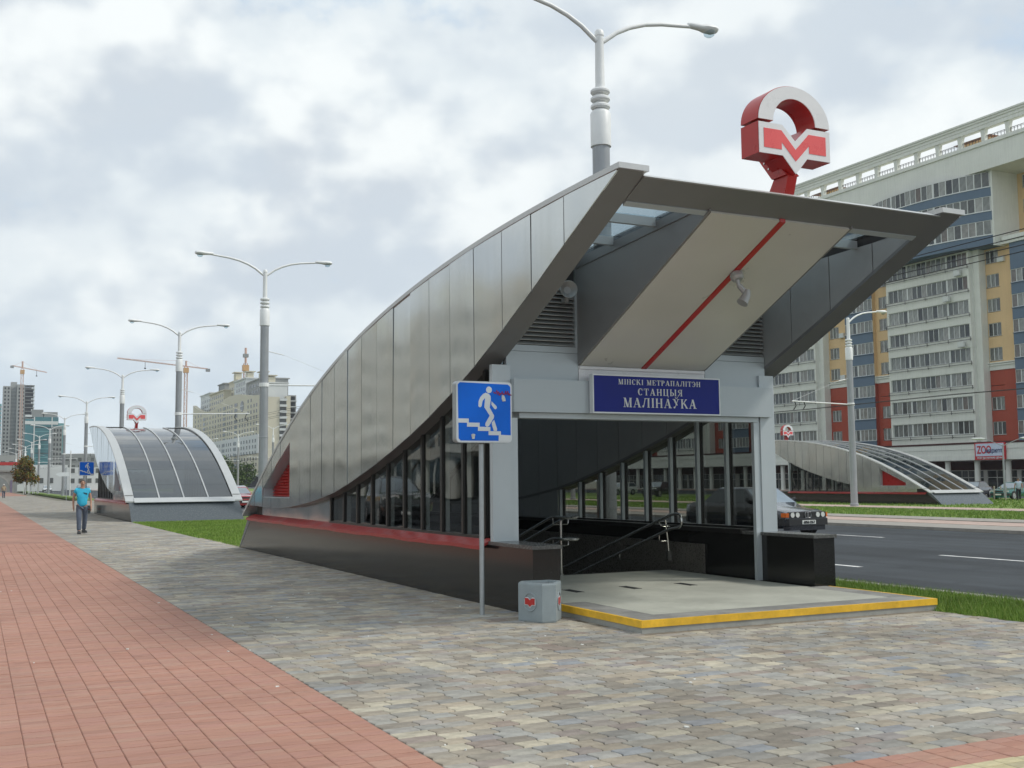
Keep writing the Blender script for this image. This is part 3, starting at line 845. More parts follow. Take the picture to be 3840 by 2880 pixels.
def rct(a, b, c, d): return [(a, b), (c, b), (c, d), (a, d)]
def stem(x, y0=0, y1=1, w=T_): return [rct(x, y0, x + w, y1), rct(x - E_, y0, x + w + E_, y0 + S_), rct(x - E_, y1 - S_, x + w + E_, y1)]
def arc(cx, cy, rx, ry, a0, a1, t0, n=16, thin=.35):
    o = []; i_ = []
    for k in range(n + 1):
        a = R(a0 + (a1 - a0) * k / n); c, s = math.cos(a), math.sin(a)
        t = t0 * (thin + (1 - thin) * abs(c))
        o.append((cx + rx * c, cy + ry * s)); i_.append((cx + (rx - t) * c, cy + (ry - t0 * thin * 1.05 if True else 0) * s))
    return o + i_[::-1]
def sl(x0, y0, x1, y1, w): return [(x0, y0), (x0 + w, y0), (x1 + w, y1), (x1, y1)]
GL = {
    'М': (1.12, [*[rct(.02, 0, .30, S_), rct(.10 + .04, 0, .10 + .04 + TH, 1), rct(.02, 1 - S_, .22, 1)], sl(.46, 0, .10, 1, T_ + .02), sl(.52, 0, .83, 1, TH), *stem(.82)]),
    'І': (.42, stem(.13)),
    'Н': (.98, [*stem(.1), *stem(.68), rct(.2, .47, .75, .47 + TH)]),
    'С': (.86, [arc(.46, .5, .42, .52, 48, 318, T_ + .04, 22), rct(.74, .66, .79, .98)]),
    'К': (.98, [*stem(.1), sl(.24, .46, .66, .96, TH + .03), rct(.60, .92, .82, 1), sl(.74, .0, .36, .56, T_ + .02), rct(.68, 0, .98, S_)]),
    'Е': (.84, [*stem(.1), rct(.2, .944, .74, 1), rct(.2, 0, .76, .056), rct(.2, .47, .56, .53), rct(.69, .76, .74, .99), rct(.72, .01, .77, .26), rct(.51, .38, .56, .62)]),
    'Т': (.88, [rct(.355, 0, .525, 1), rct(.27, 0, .61, S_), rct(.03, .94, .85, 1), rct(.03, .72, .08, .99), rct(.80, .72, .85, .99)]),
    'Р': (.82, [*stem(.1), arc(.36, .735, .40, .265, -90, 90, T_ + .03, 14), rct(.2, .945, .38, 1), rct(.2, .47, .38, .525)]),
    'А': (1.0, [sl(.08, 0, .46, 1, TH), sl(.68, 0, .38, 1, T_ + .03), rct(.22, .3, .72, .36), rct(-.0, 0, .26, S_), rct(.60, 0, 1.0, S_)]),
    'П': (.98, [*stem(.1), *stem(.68), rct(.2, .94, .75, .995)]),
    'Л': (1.0, [sl(.12, .06, .34, .97, TH + .02), arc(.11, .12, .11, .12, 0, 360, .1, 14, .9), *stem(.70), rct(.28, .94, .75, .995)]),
    'Э': (.84, [arc(.36, .5, .42, .52, -138, 132, T_ + .04, 22), rct(.04, .66, .09, .98), rct(.3, .47, .70, .53)]),
    'Ц': (1.02, [*stem(.1), *stem(.68), rct(.2, 0, .75, .06), rct(.86, -.22, .93, .05)]),
    'Ы': (1.2, [*stem(.1), arc(.36, .28, .38, .28, -90, 90, T_ + .02, 14), rct(.2, 0, .38, .055), rct(.2, .505, .38, .56), *stem(.92)]),
    'Я': (.9, [*stem(.62), arc(.50, .735, .40, .265, 90, 270, T_ + .03, 14), rct(.48, .945, .68, 1), rct(.48, .47, .68, .525), sl(.12, .05, .46, .5, TH + .05), rct(.02, 0, .2, S_)]),
    'Ў': (.92, [sl(.46, .32, .10, 1, T_ + .02), sl(.24, 0, .70, 1, TH), arc(.22, .09, .11, .1, 0, 360, .1, 12, .9), rct(.02, .945, .36, 1), rct(.60, .945, .88, 1), arc(.5, 1.22, .2, .15, 190, 350, .08, 10, .7)]),
}


def serif(text, cx, y_base, h, track, yface, depth, mbuild, squash=1.0):
    w = sum(GL[c][0] * squash + track if c != ' ' else .62 for c in text) - track
    x = cx - w * h / 2; k = 0
    for c in text:
        if c == ' ': x += .62 * h; continue
        gw, polys = GL[c]
        for p in polys:
            k += 1; d = depth + .00025 * (k % 9)
            mbuild.prism([(x + a * h * squash, y_base + b * h) for a, b in p], 'y', yface - d, yface)
        x += (gw * squash + track) * h


np_ = empty('station_nameplate', (8.605, 12.9, 2.56), 'navy blue nameplate with white serif lettering over the entrance opening', 'nameplate')
mb = MB(); mb.box(7.62, 12.96, 2.575, 9.75, 13.058, 3.096); mb.build('plate', m_navy, np_)
mb = MB()
for a in ((7.61, 2.563, 9.76, 2.581), (7.61, 3.086, 9.76, 3.104)): mb.box(a[0], 12.952, a[1], a[2], 13.05, a[3])
for a in ((7.61, 7.626), (9.744, 9.76)): mb.box(a[0], 12.952, 2.5811, a[1], 13.05, 3.0859)
mb.build('rim', m_signw, np_)
for txt, yb, h, tr in (('МІНСКІ МЕТРАПАЛІТЭН', 2.972, .073, .17), ('СТАНЦЫЯ', 2.828, .094, .2), ('МАЛІНАЎКА', 2.655, .131, .13)):
    mb = MB(); serif(txt, 8.72, yb, h, tr, 12.96, .006, mb); mb.build('lettering', m_letter, np_)

# ------------------------------------------------------------------ M emblem on the roof
def metro_logo(label, group):
    root = empty('metro_logo_sign', (KC, 10.2, 5.0), label, 'metro sign', group)
    YF, YB = 9.84, 10.15
    def arch(r0_, r1_, n=28, cx=8.59, cz=5.822, zs=.84):
        return [(cx + r1_ * math.cos(PI * k / n), cz + zs * r1_ * math.sin(PI * k / n)) for k in range(n + 1)] + [(cx + r0_ * math.cos(PI * k / n), cz + zs * 1.12 * r0_ * math.sin(PI * k / n)) for k in range(n, -1, -1)]
    blk = [(8.05, 5.79), (8.40, 5.79), (8.59, 5.61), (8.78, 5.79), (9.13, 5.79), (9.13, 5.415), (8.77, 5.415), (8.59, 5.21), (8.40, 5.415), (8.05, 5.415)]
    mb = MB(); mb.prism(arch(.31, .54), 'y', YF, YB); mb.build('arch_body', m_red, root, smooth=True)
    mb = MB(); mb.prism(blk, 'y', YF, YB); mb.build('block_body', m_red, root)
    mb = MB(); mb.prism(arch(.318, .532), 'y', YF - .012, YF - .001); mb.build('arch_face', m_white, root)
    c = (8.59, 5.5)
    mb = MB(); mb.prism([(x + (c[0] - x) * .015, z + (c[1] - z) * .015) for x, z in blk], 'y', YF - .012, YF - .001); mb.build('block_face', m_white, root)
    mm = [(8.125, 5.715), (8.385, 5.715), (8.59, 5.505), (8.795, 5.715), (9.055, 5.715), (9.055, 5.485), (8.795, 5.485), (8.795, 5.575), (8.59, 5.365), (8.385, 5.575), (8.385, 5.485), (8.125, 5.485)]
    mb = MB(); mb.prism(mm, 'y', YF - .016, YF - .0125); mb.build('letter_face', m_redface, root)
    mb = MB(); mb.prism([(10.02, 4.86), (10.46, 4.86), (10.44, 5.02), (10.25, 5.09), (10.16, 5.22), (9.9, 5.22)], 'x', KC - .07, KC + .07); mb.build('lower_arm', m_red, root)
    mb = MB(); mb.prism([(9.9, 5.221), (10.16, 5.221), (10.39, 5.51), (10.30, 5.60), (10.151, 5.60), (10.151, 5.48)], 'x', KC - .10, KC + .10); mb.build('upper_arm', m_red, root)
    mb = MB()
    for y, z in ((10.2, 5.36), (10.28, 5.45)): mb.tube([(KC - .115, y, z), (KC - .10, y, z)], .012, 8)
    mb.build('bolt', m_steel, root)
    return root


LG1 = metro_logo('large red and white M sign with round arch standing on the near canopy', 'metro logo signs')
copy_tree(LG1, (KC, 78.5 - 10.2, 5.0), 0, label='small M sign on the roof of the left distant metro entrance')
copy_tree(LG1, (60.1, 81.3 - 10.2, 4.73), 0, label='small M sign over the metro entrance across the road')

# ------------------------------------------------------------------ subway sign
def subway_sign(loc, label, full=True):
    X0, Y0, Z0 = loc
    root = empty('underpass_sign', loc, label, 'road sign', 'blue underpass signs')
    mb = MB(); mb.lathe([(.03, 0), (.03, 2.1)], X0, Y0 + .04, 14); mb.build('pole', m_zinc, root, smooth=True)
    if full:
        mb = MB(); mb.lathe([(.16, -.02), (.15, .006), (.04, .012)], X0, Y0 + .04, 14); mb.build('base', m_conc, root)
    xl, zb, s = X0 - .38, Z0 + 2.115, .76
    def rr(x0, z0, x1, z1, r, n=5):
        o = []
        for cx, cz, a in ((x1 - r, z0 + r, -90), (x1 - r, z1 - r, 0), (x0 + r, z1 - r, 90), (x0 + r, z0 + r, 180)):
            o += [(cx + r * math.cos(R(a + 90 * k / n)), cz + r * math.sin(R(a + 90 * k / n))) for k in range(n + 1)]
        return o
    yf = Y0 - .06
    mb = MB(); mb.prism(rr(xl, zb, xl + s, zb + s, .045), 'y', yf, yf + .11); mb.build('case', m_zinc, root)
    mb = MB(); mb.prism(rr(xl + .004, zb + .004, xl + s - .004, zb + s - .004, .043), 'y', yf - .003, yf - .0005); mb.build('border_film', m_signw, root)
    def px(p): return xl + (p[0] - 232) / 876 * s, zb + (1497 - p[1]) / 955 * s
    face = [px(p) for p in ((258, 600), (290, 567), (1045, 580), (1083, 615), (1085, 1378), (915, 1378), (895, 1466), (300, 1466), (268, 1430))]
    mb = MB(); mb.prism(face, 'y', yf - .005, yf - .0032); mb.build('blue_face', m_blue, root)
    mb = MB(); dk = [0]
    def add(pts):
        dk[0] += 1; mb.prism([px(p) for p in pts], 'y', yf - .0065 - .0002 * dk[0], yf - .0052)
    hd = [(743 + 46 * math.cos(a), 672 + 52 * math.sin(a)) for a in np.linspace(0, 2 * PI, 22)[:-1]]
    add(hd)
    add([(690, 718), (740, 735), (768, 770), (770, 830), (752, 950), (822, 1075), (815, 1110), (740, 1235), (705, 1250), (680, 1225), (685, 1190), (752, 1075), (668, 945), (680, 800), (640, 850), (625, 930), (600, 950), (575, 930), (580, 850), (605, 790), (650, 740)])
    add([(782, 850), (860, 925), (866, 950), (850, 972), (828, 970), (780, 905)])
    add([(820, 1140), (866, 1280), (860, 1312), (815, 1312), (785, 1215), (785, 1180)])
    add([(258, 1126), (424, 1126), (424, 1190), (258, 1190)]); add([(397, 1188), (592, 1188), (592, 1251), (397, 1251)])
    add([(566, 1250), (760, 1250), (760, 1314), (566, 1314)]); add([(732, 1316), (925, 1316), (925, 1378), (732, 1378)])
    add([(892, 1370), (1090, 1378), (1092, 1470), (890, 1470)])
    mb.build('pictogram', m_signw, root)
    if full:
        mb = MB(); dk[0] = 20
        rnd = random.Random(3)
        pts = [(815 + k * 9, 715 + rnd.uniform(-38, 45)) for k in range(32)]
        for a, b in zip(pts[:-1], pts[1:]):
            d = Vector((b[0] - a[0], b[1] - a[1])).normalized() * 4
            add([(a[0] - d.y, a[1] + d.x), (a[0] + d.y, a[1] - d.x), (b[0] + d.y, b[1] - d.x), (b[0] - d.y, b[1] + d.x)])
        mb.build('marker_scrawl', m_scrawl, root)
        mb = MB(); dk[0] = 60
        add([(945, 745), (975, 755), (995, 800), (1000, 840), (955, 850), (940, 800)]); add([(460, 1372), (485, 1360), (518, 1368), (505, 1438), (475, 1440)])
        mb.build('scrape', m_scrape, root)
    return root


S1 = subway_sign((5.645, 12.32, 0), 'blue square underpass sign with white walking figure, on a thin pole near the bin')
S2 = subway_sign((5.53, 64.0, 0), 'small blue underpass sign above the head of the man in turquoise', False)

# ------------------------------------------------------------------ litter bin
def litter_bin(cx, cy, rot, label, parts=True):
    root = empty('litter_bin', (cx, cy, 0), label, 'litter bin', 'hexagonal litter bins')
    a, b, h = .37, .17, .45
    # hexagon with alternating long (a) and short (b) sides
    d1 = (a + 2 * b) / (2 * math.sqrt(3)); d2 = (2 * a + b) / (2 * math.sqrt(3))
    ring = []
    for k in range(3):
        t = R(rot + 120 * k); n_ = Vector((math.cos(t), math.sin(t))); tv = Vector((-n_.y, n_.x))
        p = n_ * d1; ring += [p - tv * a / 2, p + tv * a / 2]
    def rg(s, z): return [(cx + q.x * s, cy + q.y * s, z) for q in ring]
    mb = MB(); mb.loft([rg(.98, 0), rg(1, .015), rg(1, h - .02), rg(.97, h), rg(.80, h), rg(.78, h - .14)]); mb.build('body', m_bin, root)
    mb = MB(); mb.loft([rg(.775, h - .13), rg(.775, h - .02), rg(.74, h - .02), rg(.74, h - .13)], caps=False); mb.build('liner', m_zinc, root)
    for k in range(3):
        t = R(rot + 120 * k); n_ = Vector((math.cos(t), math.sin(t), 0)); tv = Vector((-n_.y, n_.x, 0)); c = Vector((cx, cy, .23)) + n_ * (d1 + .001)
        mb = MB(); rings = []
        for rr_, dd in ((.105, .0), (.100, .010), (.090, .010), (.085, .0)):
            rings.append([c + tv * rr_ * math.cos(q) + Vector((0, 0, 1)) * rr_ * 1.1 * math.sin(q) + n_ * dd for q in np.linspace(0, 2 * PI, 29)[:-1]])
        mb.loft(rings, caps=False); mb.build('emblem_ring', m_bin, root, smooth=True)
        mm = [(-.075, .045), (-.03, .045), (0, .02), (.03, .045), (.075, .045), (.075, -.03), (.03, -.03), (0, -.055), (-.03, -.03), (-.075, -.03)]
        mb = MB(); mb.loft([[c + tv * u + Vector((0, 0, w)) - n_ * .002 for u, w in mm], [c + tv * u + Vector((0, 0, w)) + n_ * .009 for u, w in mm]]); mb.build('emblem', m_redface if False else m_red, root)
        mm = [(u * 1.12, w * 1.2) for u, w in mm]
        mb = MB(); mb.loft([[c + tv * u + Vector((0, 0, w)) - n_ * .002 for u, w in mm], [c + tv * u + Vector((0, 0, w)) + n_ * .005 for u, w in mm]]); mb.build('emblem_border', m_signw, root)
    return root


litter_bin(6.08, 11.62, 202, 'grey hexagonal litter bin with a red M, at the yellow platform corner')
litter_bin(5.75, 66.6, 202, 'dark litter bin at the foot of the left distant entrance, behind the man')

# ------------------------------------------------------------------ street lamps
def lamp(loc, label, arms=(1, -1), trolley=True, group='tall grey and white street lamps'):
    X0, Y0, _ = loc
    root = empty('street_lamp', loc, label, 'street lamp', group)
    mb = MB(); mb.lathe([(.26, -.1), (.26, .05), (.215, .08), (.205, 3.7), (.215, 3.71), (.215, 3.74), (.2, 3.75), (.19, 8.95)], X0, Y0, 20); mb.build('pole', m_gpaint, root, smooth=True)
    mb = MB(); mb.lathe([(.20, 8.86), (.225, 8.87), (.225, 9.6), (.19, 9.66), (.13, 9.70), (.11, 9.78), (.095, 11.35), (.105, 11.36), (.105, 11.45), (.07, 11.5), (.001, 11.51)], X0, Y0, 18); mb.build('sleeve', m_wpaint, root, smooth=True)
    for z in (9.76, 9.93, 10.10):
        mb = MB(); mb.lathe([(.11, z - .05), (.19, z - .05), (.215, z - .02), (.215, z + .02), (.19, z + .05), (.11, z + .05)], X0, Y0, 18); mb.build('ring', m_wpaint, root, smooth=True)
    for s in arms:
        arm = [(.08, 11.24), (.45, 11.52), (.8, 11.70), (1.2, 11.84), (1.65, 11.93), (2.1, 11.98), (2.45, 12.02)]
        mb = MB(); mb.tube([(X0 + s * a, Y0, z) for a, z in arm], lambda t: .055 - .012 * t, 10); ar = mb.build('arm', m_wpaint, root, smooth=True)
        mb = MB(); mb.loft([[(X0 + s * x, Y0 + w * math.cos(q), 12.05 + h_ * math.sin(q)) for q in np.linspace(0, 2 * PI, 13)[:-1]] for x, w, h_ in ((2.38, .05, .05), (2.42, .08, .065), (2.72, .10, .08), (2.85, .155, .10), (3.05, .165, .10), (3.16, .12, .07), (3.2, .04, .03))])
        mb.build('luminaire', m_wpaint, ar, smooth=True)
        mb = MB(); mb.lathe([(.001, -.13), (.07, -.125), (.12, -.09), (.14, -.02), (.14, .0)], 0, 0, 14); mb.v = [(X0 + s * 2.97 + x, Y0 + y, 11.99 + z) for x, y, z in mb.v]; mb.build('glass_bowl', m_skyglass, ar, smooth=True)
    if trolley:
        s = 1 if X0 < 30 else -1
        mb = MB(); mb.tube([(X0 + s * .2, Y0, 6.12), (X0 + s * 4.6, Y0, 6.22)], .035, 8); mb.tube([(X0 + s * .15, Y0, 7.7), (X0 + s * .9, Y0, 7.55)], .022, 6); mb.tube([(X0 + s * .9, Y0, 7.55), (X0 + s * 4.5, Y0, 6.26)], .006, 4)
        ta = mb.build('wire_bracket', m_wpaint, root, smooth=True)
        mb = MB(); mb.lathe([(.215, 6.03), (.225, 6.04), (.225, 6.2), (.215, 6.21)], X0, Y0, 16); mb.build('clamp', m_wpaint, root)
        for x in (3.7, 4.4):
            mb = MB(); mb.tube([(X0 + s * x, Y0, 6.2), (X0 + s * (x - .1), Y0, 5.95), (X0 + s * (x + .1), Y0, 5.7)], .03, 6); mb.build('insulator', m_black, ta)
    return root


L1 = lamp((12.05, 20.0, -.02), 'nearest tall street lamp rising behind the canopy, its two white arms against the sky', trolley=False)
L2 = lamp((11.87, 50.0, -.02), 'street lamp with two white arms rising behind the low end of the near entrance')
ROW = [(11.75, 72.8, 'street lamp rising behind the striped glass roof of the left distant entrance'), (11.85, 104, 'street lamp just left of the small M sign of the left distant entrance'),
       (11.85, 139, 'street lamp over the blue underpass sign, fourth from the near canopy in the left row')]
for x, y, l in ROW: copy_tree(L2, (x, y, -.02), 0, label=l)
for k, y in enumerate((174, 209, 243, 276, 310, 345, 380)):
    copy_tree(L2, (11.85, y, -.02), 0, label='distant street lamp of the row receding past the autumn tree, %s from the near end' % ['fifth', 'sixth', 'seventh', 'eighth', 'ninth', 'tenth', 'eleventh'][k])
L3 = lamp((48.3, 51.0, -.13), 'single-armed street lamp in front of the apartment building, before the far metro entrance', arms=(1,))
L4 = lamp((48.3, 225, -.13), 'small far street lamp in front of the cream building, left of the thick grey pole', arms=(1, -1))
copy_tree(L4, (48.3, 196, -.13), 0, label='small far street lamp whose arms show either side of the thick grey pole')
for y in (86, 121, 160, 262, 300):
    copy_tree(L4, (48.3, y, -.13), 0, label='far street lamp in the row along the other side of the avenue')


def thin_lamp(loc, label):
    X0, Y0, Z0 = loc
    root = empty('thin_lamp', loc, label, 'street lamp')
    mb = MB(); mb.lathe([(.09, 0), (.08, 2), (.05, 4.1), (.001, 4.15)], X0, Y0, 10); mb.build('pole', m_gpaint, root, smooth=True)
    for s in (-1, 1):
        mb = MB(); mb.tube([(X0, Y0, 4.0), (X0 + s * .7, Y0 - s * .7, 4.45), (X0 + s * .9, Y0 - s * .9, 4.55)], .03, 6); ar = mb.build('arm', m_gpaint, root)
        mb = MB(); mb.loft([[(X0 + s * x, Y0 - s * x + w * math.cos(q), 4.6 + .5 * w * math.sin(q)) for q in np.linspace(0, 2 * PI, 9)[:-1]] for x, w in ((.9, .05), (1.05, .16), (1.5, .14), (1.6, .04))]); mb.build('luminaire', m_white, ar, smooth=True)
    return root


thin_lamp((72.2, 59.9, -.25), 'thin double-headed lamp post in front of the ZOO shop sign')

# overhead wires
for x, z, l in ((16.2, 5.62, 'lower pair of black overhead wires crossing the right edge'), (16.3, 5.92, 'upper thin overhead wires crossing the right edge'), (44.4, 5.75, 'overhead wires along the far side of the avenue')):
    root = empty('overhead_wire', (x, 20, z), l, 'overhead wire')
    for dx, dz in ((0, 0), (.55, .02)):
        mb = MB(); mb.tube([(x + dx, y, z + dz + .05 * math.sin(y * .2)) for y in range(-20, 400, 10)], .009 if x < 30 else .014, 5); mb.build('wire', m_cable, root)

# ------------------------------------------------------------------ apartment building across the road
m_bwhite = mat('off-white render', (.70, .71, .655), .85, var=.05, scale=.4, streak=.05)
m_tan = mat('sand-coloured render', (.70, .50, .275), .85, var=.05, scale=.4, streak=.04)
m_bred = mat('brick-red render', (.37, .075, .045), .85, var=.07, scale=.5, streak=.05)
m_bblue = mat('slate blue render', (.125, .175, .24), .8, var=.06, scale=.5, streak=.05)
m_frame = mat('white window plastic', (.62, .64, .62), .5, var=.04)
PANES = [(0, (.025, .03, .034)), (.25, (.07, .077, .08)), (.45, (.14, .15, .145)), (.65, (.21, .22, .21)), (.88, (.30, .305, .29)), (1, (.11, .085, .075))]
m_pane = mat('window pane', None, .08, var=.25, scale=1.5, rand=('object', PANES), spec=.6)
m_pane_s = mat('window panes', None, .08, var=.25, scale=1.5, rand=('island', PANES), spec=.6)
m_rail = mat('dark balcony rail', (.05, .045, .045), .6)
m_maroon = mat('dark maroon fascia', (.055, .012, .012), .7, var=.1)
m_shop = mat('shop glass', None, .06, var=.2, scale=.5, rand=('island', [(0, (.015, .018, .02)), (.6, (.04, .05, .055)), (1, (.10, .12, .14))]), spec=.6)
m_roofhut = mat('copper-brown sheet roof', (.25, .12, .07), .6, var=.1)

AB = empty('apartment_building', (100, 110, 0), 'long tall apartment building in white, sand, brick red and slate blue beyond the road', 'building')
YE0, YE1 = 73.6, 176.0
SINGLES = [0]
PANE_ME = {}


def pane_mesh(w, h):
    k = (round(w, 3), round(h, 3))
    if k not in PANE_ME:
        PANE_ME[k] = small_mesh('pane', ([(0, -w / 2, -h / 2), (0, w / 2, -h / 2), (0, w / 2, h / 2), (0, -w / 2, h / 2), (.02, -w / 2, -h / 2), (.02, w / 2, -h / 2), (.02, w / 2, h / 2), (.02, -w / 2, h / 2)],
                                 [(3, 2, 1, 0), (4, 5, 6, 7), (0, 1, 5, 4), (1, 2, 6, 5), (2, 3, 7, 6), (3, 0, 4, 7)]), m_pane)
    return PANE_ME[k]


def wall_col(y0, y1, z0, z1, x0, x1, ops):
    """a wall strip with window openings (ya, yb, za, zb)"""
    mb = MB()
    if not ops: return mb.box(x0, y0, z0, x1, y1, z1)
    ya, yb = ops[0][0], ops[0][1]
    mb.box(x0, y0, z0, x1, ya, z1); mb.box(x0, yb, z0, x1, y1, z1)
    z = z0
    for o in sorted(ops, key=lambda t: t[2]):
        if o[2] > z: mb.box(x0, ya, z, x1, yb, o[2])
        z = o[3]
    mb.box(x0, ya, z, x1, yb, z1)
    return mb


def glazing(parent, name, x, ya, yb, za, zb, n, single, xf=None, heavy=(), sill=True):
    """a framed row of N panes facing -X; xf(y) bends it"""
    w = (yb - ya) / n; t = .05
    fx = xf or (lambda y: x)
    mb = MB()
    def seg(y0, z0, y1, z1, d=.0):
        a, b = fx(y0), fx(y1)
        mb.add([(a - .04 - d, y0, z0), (b - .04 - d, y1, z0), (b - .04 - d, y1, z1), (a - .04 - d, y0, z1), (a + .06, y0, z0), (b + .06, y1, z0), (b + .06, y1, z1), (a + .06, y0, z1)],
               [(0, 1, 2, 3), (7, 6, 5, 4), (0, 4, 5, 1), (1, 5, 6, 2), (2, 6, 7, 3), (3, 7, 4, 0)])
    for i in range(n): seg(ya + i * w, za, ya + (i + 1) * w, za + .06); seg(ya + i * w, zb - .06, ya + (i + 1) * w, zb)
    for i in range(n + 1):
        y = ya + i * w; tt = .12 if i in heavy else (t if i % 2 == 0 else t * .6)
        seg(max(ya, y - tt), za + .0601, min(yb, y + tt), zb - .0601, .002)
    if sill: 
        for i in range(0, n, 4): seg(ya + i * w - (.08 if i == 0 else 0), za - .06, min(yb, ya + (i + 4) * w) + (.08 if i + 4 >= n else 0), za - .0005, .08)
    f = mb.build(name, m_frame, parent)
    h = zb - za - .12
    V = []; F = []
    for i in range(n):
        yc = ya + (i + .5) * w; zc_ = (za + zb) / 2; pw = w - 2 * t * .8
        rz = math.atan2(-(fx(yc + .1) - fx(yc - .1)), .2) + random.gauss(0, .012); ry = random.gauss(0, .012)
        if single and SINGLES[0] < 295:
            SINGLES[0] += 1; inst('pane', pane_mesh(pw, h), f, (fx(yc) + .01, yc, zc_), (0, ry, rz))
        else:
            b = len(V); dy = math.sin(rz) * pw / 2
            a0, a1 = fx(yc) + .01 + dy, fx(yc) + .01 - dy; dz = ry * h / 2
            for q in (0, .02): V += [(a0 + q - dz, yc - pw / 2, za + .06), (a1 + q - dz, yc + pw / 2, za + .06), (a1 + q + dz, yc + pw / 2, zb - .06), (a0 + q + dz, yc - pw / 2, zb - .06)]
            F += [(b, b + 1, b + 2, b + 3), (b + 7, b + 6, b + 5, b + 4), (b, b + 4, b + 5, b + 1), (b + 1, b + 5, b + 6, b + 2), (b + 2, b + 6, b + 7, b + 3), (b + 3, b + 7, b + 4, b)]
    if V:
        mm = MB(); mm.v = V; mm.f = F; mm.m = [0] * len(F); mm.build('panes', m_pane_s, f, kind='stuff', recalc=False)
    return f


TROW = [6.85 + 2.72 * k for k in range(11)]           # window centre heights


def tan_column(y0, y1, wy, wide, single, upto=35.0):
    ops = [(wy - wide / 2, wy + wide / 2, z - .70, z + .75) for z in TROW if z + .8 < upto]
    lowo = [o for o in ops if o[3] < 13.0]; hio = [o for o in ops if o[2] > 14.2]
    wall_col(y0, y1, 5.4, 13.25, 100.6, 101.2, lowo).build('red_wall', m_bred, AB)
    wall_col(y0, y1, 14.13, upto, 100.6, 101.2, hio).build('sand_wall', m_tan, AB)
    mb = MB(); mb.box(100.5, y0, 13.25, 101.2, y1, 14.13); mb.box(100.38, y0 - .05, 13.75, 100.5, y1 + .05, 13.9); mb.box(100.32, y0 - .05, 13.98, 100.5, y1 + .05, 14.1); mb.build('cornice_band', m_bwhite, AB)
    for o in ops: glazing(AB, 'window', 100.72, *o, 3, single)


def blue_column(y0, y1, single, upto=35.0):
    mb = MB(); z = 5.4
    for zc_ in TROW:
        if zc_ > upto - 1.5: break
        mb = MB(); mb.box(100.0, y0, z, 100.7, y1, zc_ - .72); mb.box(99.9, y0 - .02, zc_ - .80, 100.0, y1 + .02, zc_ - .73); mb.build('blue_spandrel', m_bblue, AB)
        z = zc_ + .72
        glazing(AB, 'balcony_window', 100.08, y0, y1, zc_ - .715, z - .005, 7, single, heavy=(4,), sill=False)
    mb = MB(); mb.box(100.0, y0, z, 100.7, y1, upto); mb.build('blue_spandrel', m_bblue, AB)
    for za, zb_, mm in ((5.4, 13.25, m_bred), (13.25, 14.13, m_bwhite), (14.13, upto, m_tan)):
        mb = MB(); mb.box(100.1, y0 - .004, za, 101.2, y0, zb_); mb.box(100.1, y1, za, 101.2, y1 + .004, zb_); mb.build('side_wall', mm, AB)


def bay(b, single, rows=8):
    y0, y1 = b, b + 12.4
    XB = 99.0
    mb = MB(); mb.box(99.9, y0, 5.4, 101.2, y1, 27.0); mb.build('bay_core', m_dark, AB)
    for k in range(rows):
        zr = 5.98 + 2.7 * k
        zl = zr + .35 ; zh = zr + 1.85
        zprev = zr - .86 if k else 5.0
        mb = MB(); mb.box(XB, y0, zprev, 99.89, y1, zl)
        mb.box(XB, y0, zl, 99.89, y0 + .28, zh); mb.box(XB, y1 - .28, zl, 99.89, y1, zh)
        mb.build('balcony_parapet', m_bwhite, AB)
        glazing(AB, 'balcony_window', 99.16, y0 + .285, y1 - .285, zl + .005, zh - .005, 16, single, heavy=(4, 12), sill=False)
        mb = MB()
        for z in (zr, zr + .28): mb.box(XB - .22, y0 + .02, z, XB - .18, y1 - .02, z + .05)
        for q in range(5):
            y = y0 + .05 + (y1 - y0 - .1) * q / 4; mb.box(XB - .215, y - .03, zr - .12, XB - .185, y + .03, zr + .33); mb.box(XB - .215, y - .02, zr + .05, XB, y + .02, zr + .09)
        mb.build('balcony_rail', m_rail, AB)
    zt = 5.98 + 2.7 * (rows - 1) + 1.85
    mb = MB(); mb.box(XB, y0, zt, 99.89, y1, 26.8); mb.build('balcony_parapet', m_bwhite, AB)
    mb = MB(); mb.box(99.6, y0 - .85, 5.4, 101.2, y0 - .004, 35); mb.build('pilaster', m_bwhite, AB)
    # bowed blue top storeys
    ya, yb = b - 3.5, b + 15.8; ym = (ya + yb) / 2
    def xf(y): return 98.9 - 1.9 * (1 - ((y - ym) / (yb - ya) * 2) ** 2)
    def bow(z0, z1, d=0, n=26):
        yy = np.linspace(ya, yb, n); m_ = MB()
        m_.prism([(xf(y) - d, y) for y in yy] + [(100.58, yb), (100.58, ya)], 'z', z0, z1); return m_
    z = 26.8
    for k, (zl, zh) in enumerate(((27.95, 29.55), (30.6, 32.2), (33.25, 34.95))):
        bow(z, zl - .08).build('blue_spandrel', m_bblue, AB); bow(zl - .079, zl - .001, .06).build('sill_band', m_frame, AB)
        bow(zl, zh, -.35).build('bay_core', m_dark, AB)
        mb = MB(); mb.box(98.95, ya, zl, 100.57, ya + .12, zh); mb.box(98.95, yb - .12, zl, 100.57, yb, zh); mb.build('side_wall', m_bwhite, AB)
        glazing(AB, 'balcony_window', 0, ya + .12, yb - .12, zl, zh, 24, single and k > 0, xf=lambda y: xf(y) + .07, heavy=(8, 16), sill=False)
        z = zh
    mb = MB(); mb.prism([(103.4 , ya), (xf(ya), ya), (xf(ya), ya - .2), (103.4, ya - .2)], 'z', 26.7, 35.0); mb.build('pilaster', m_bwhite, AB)


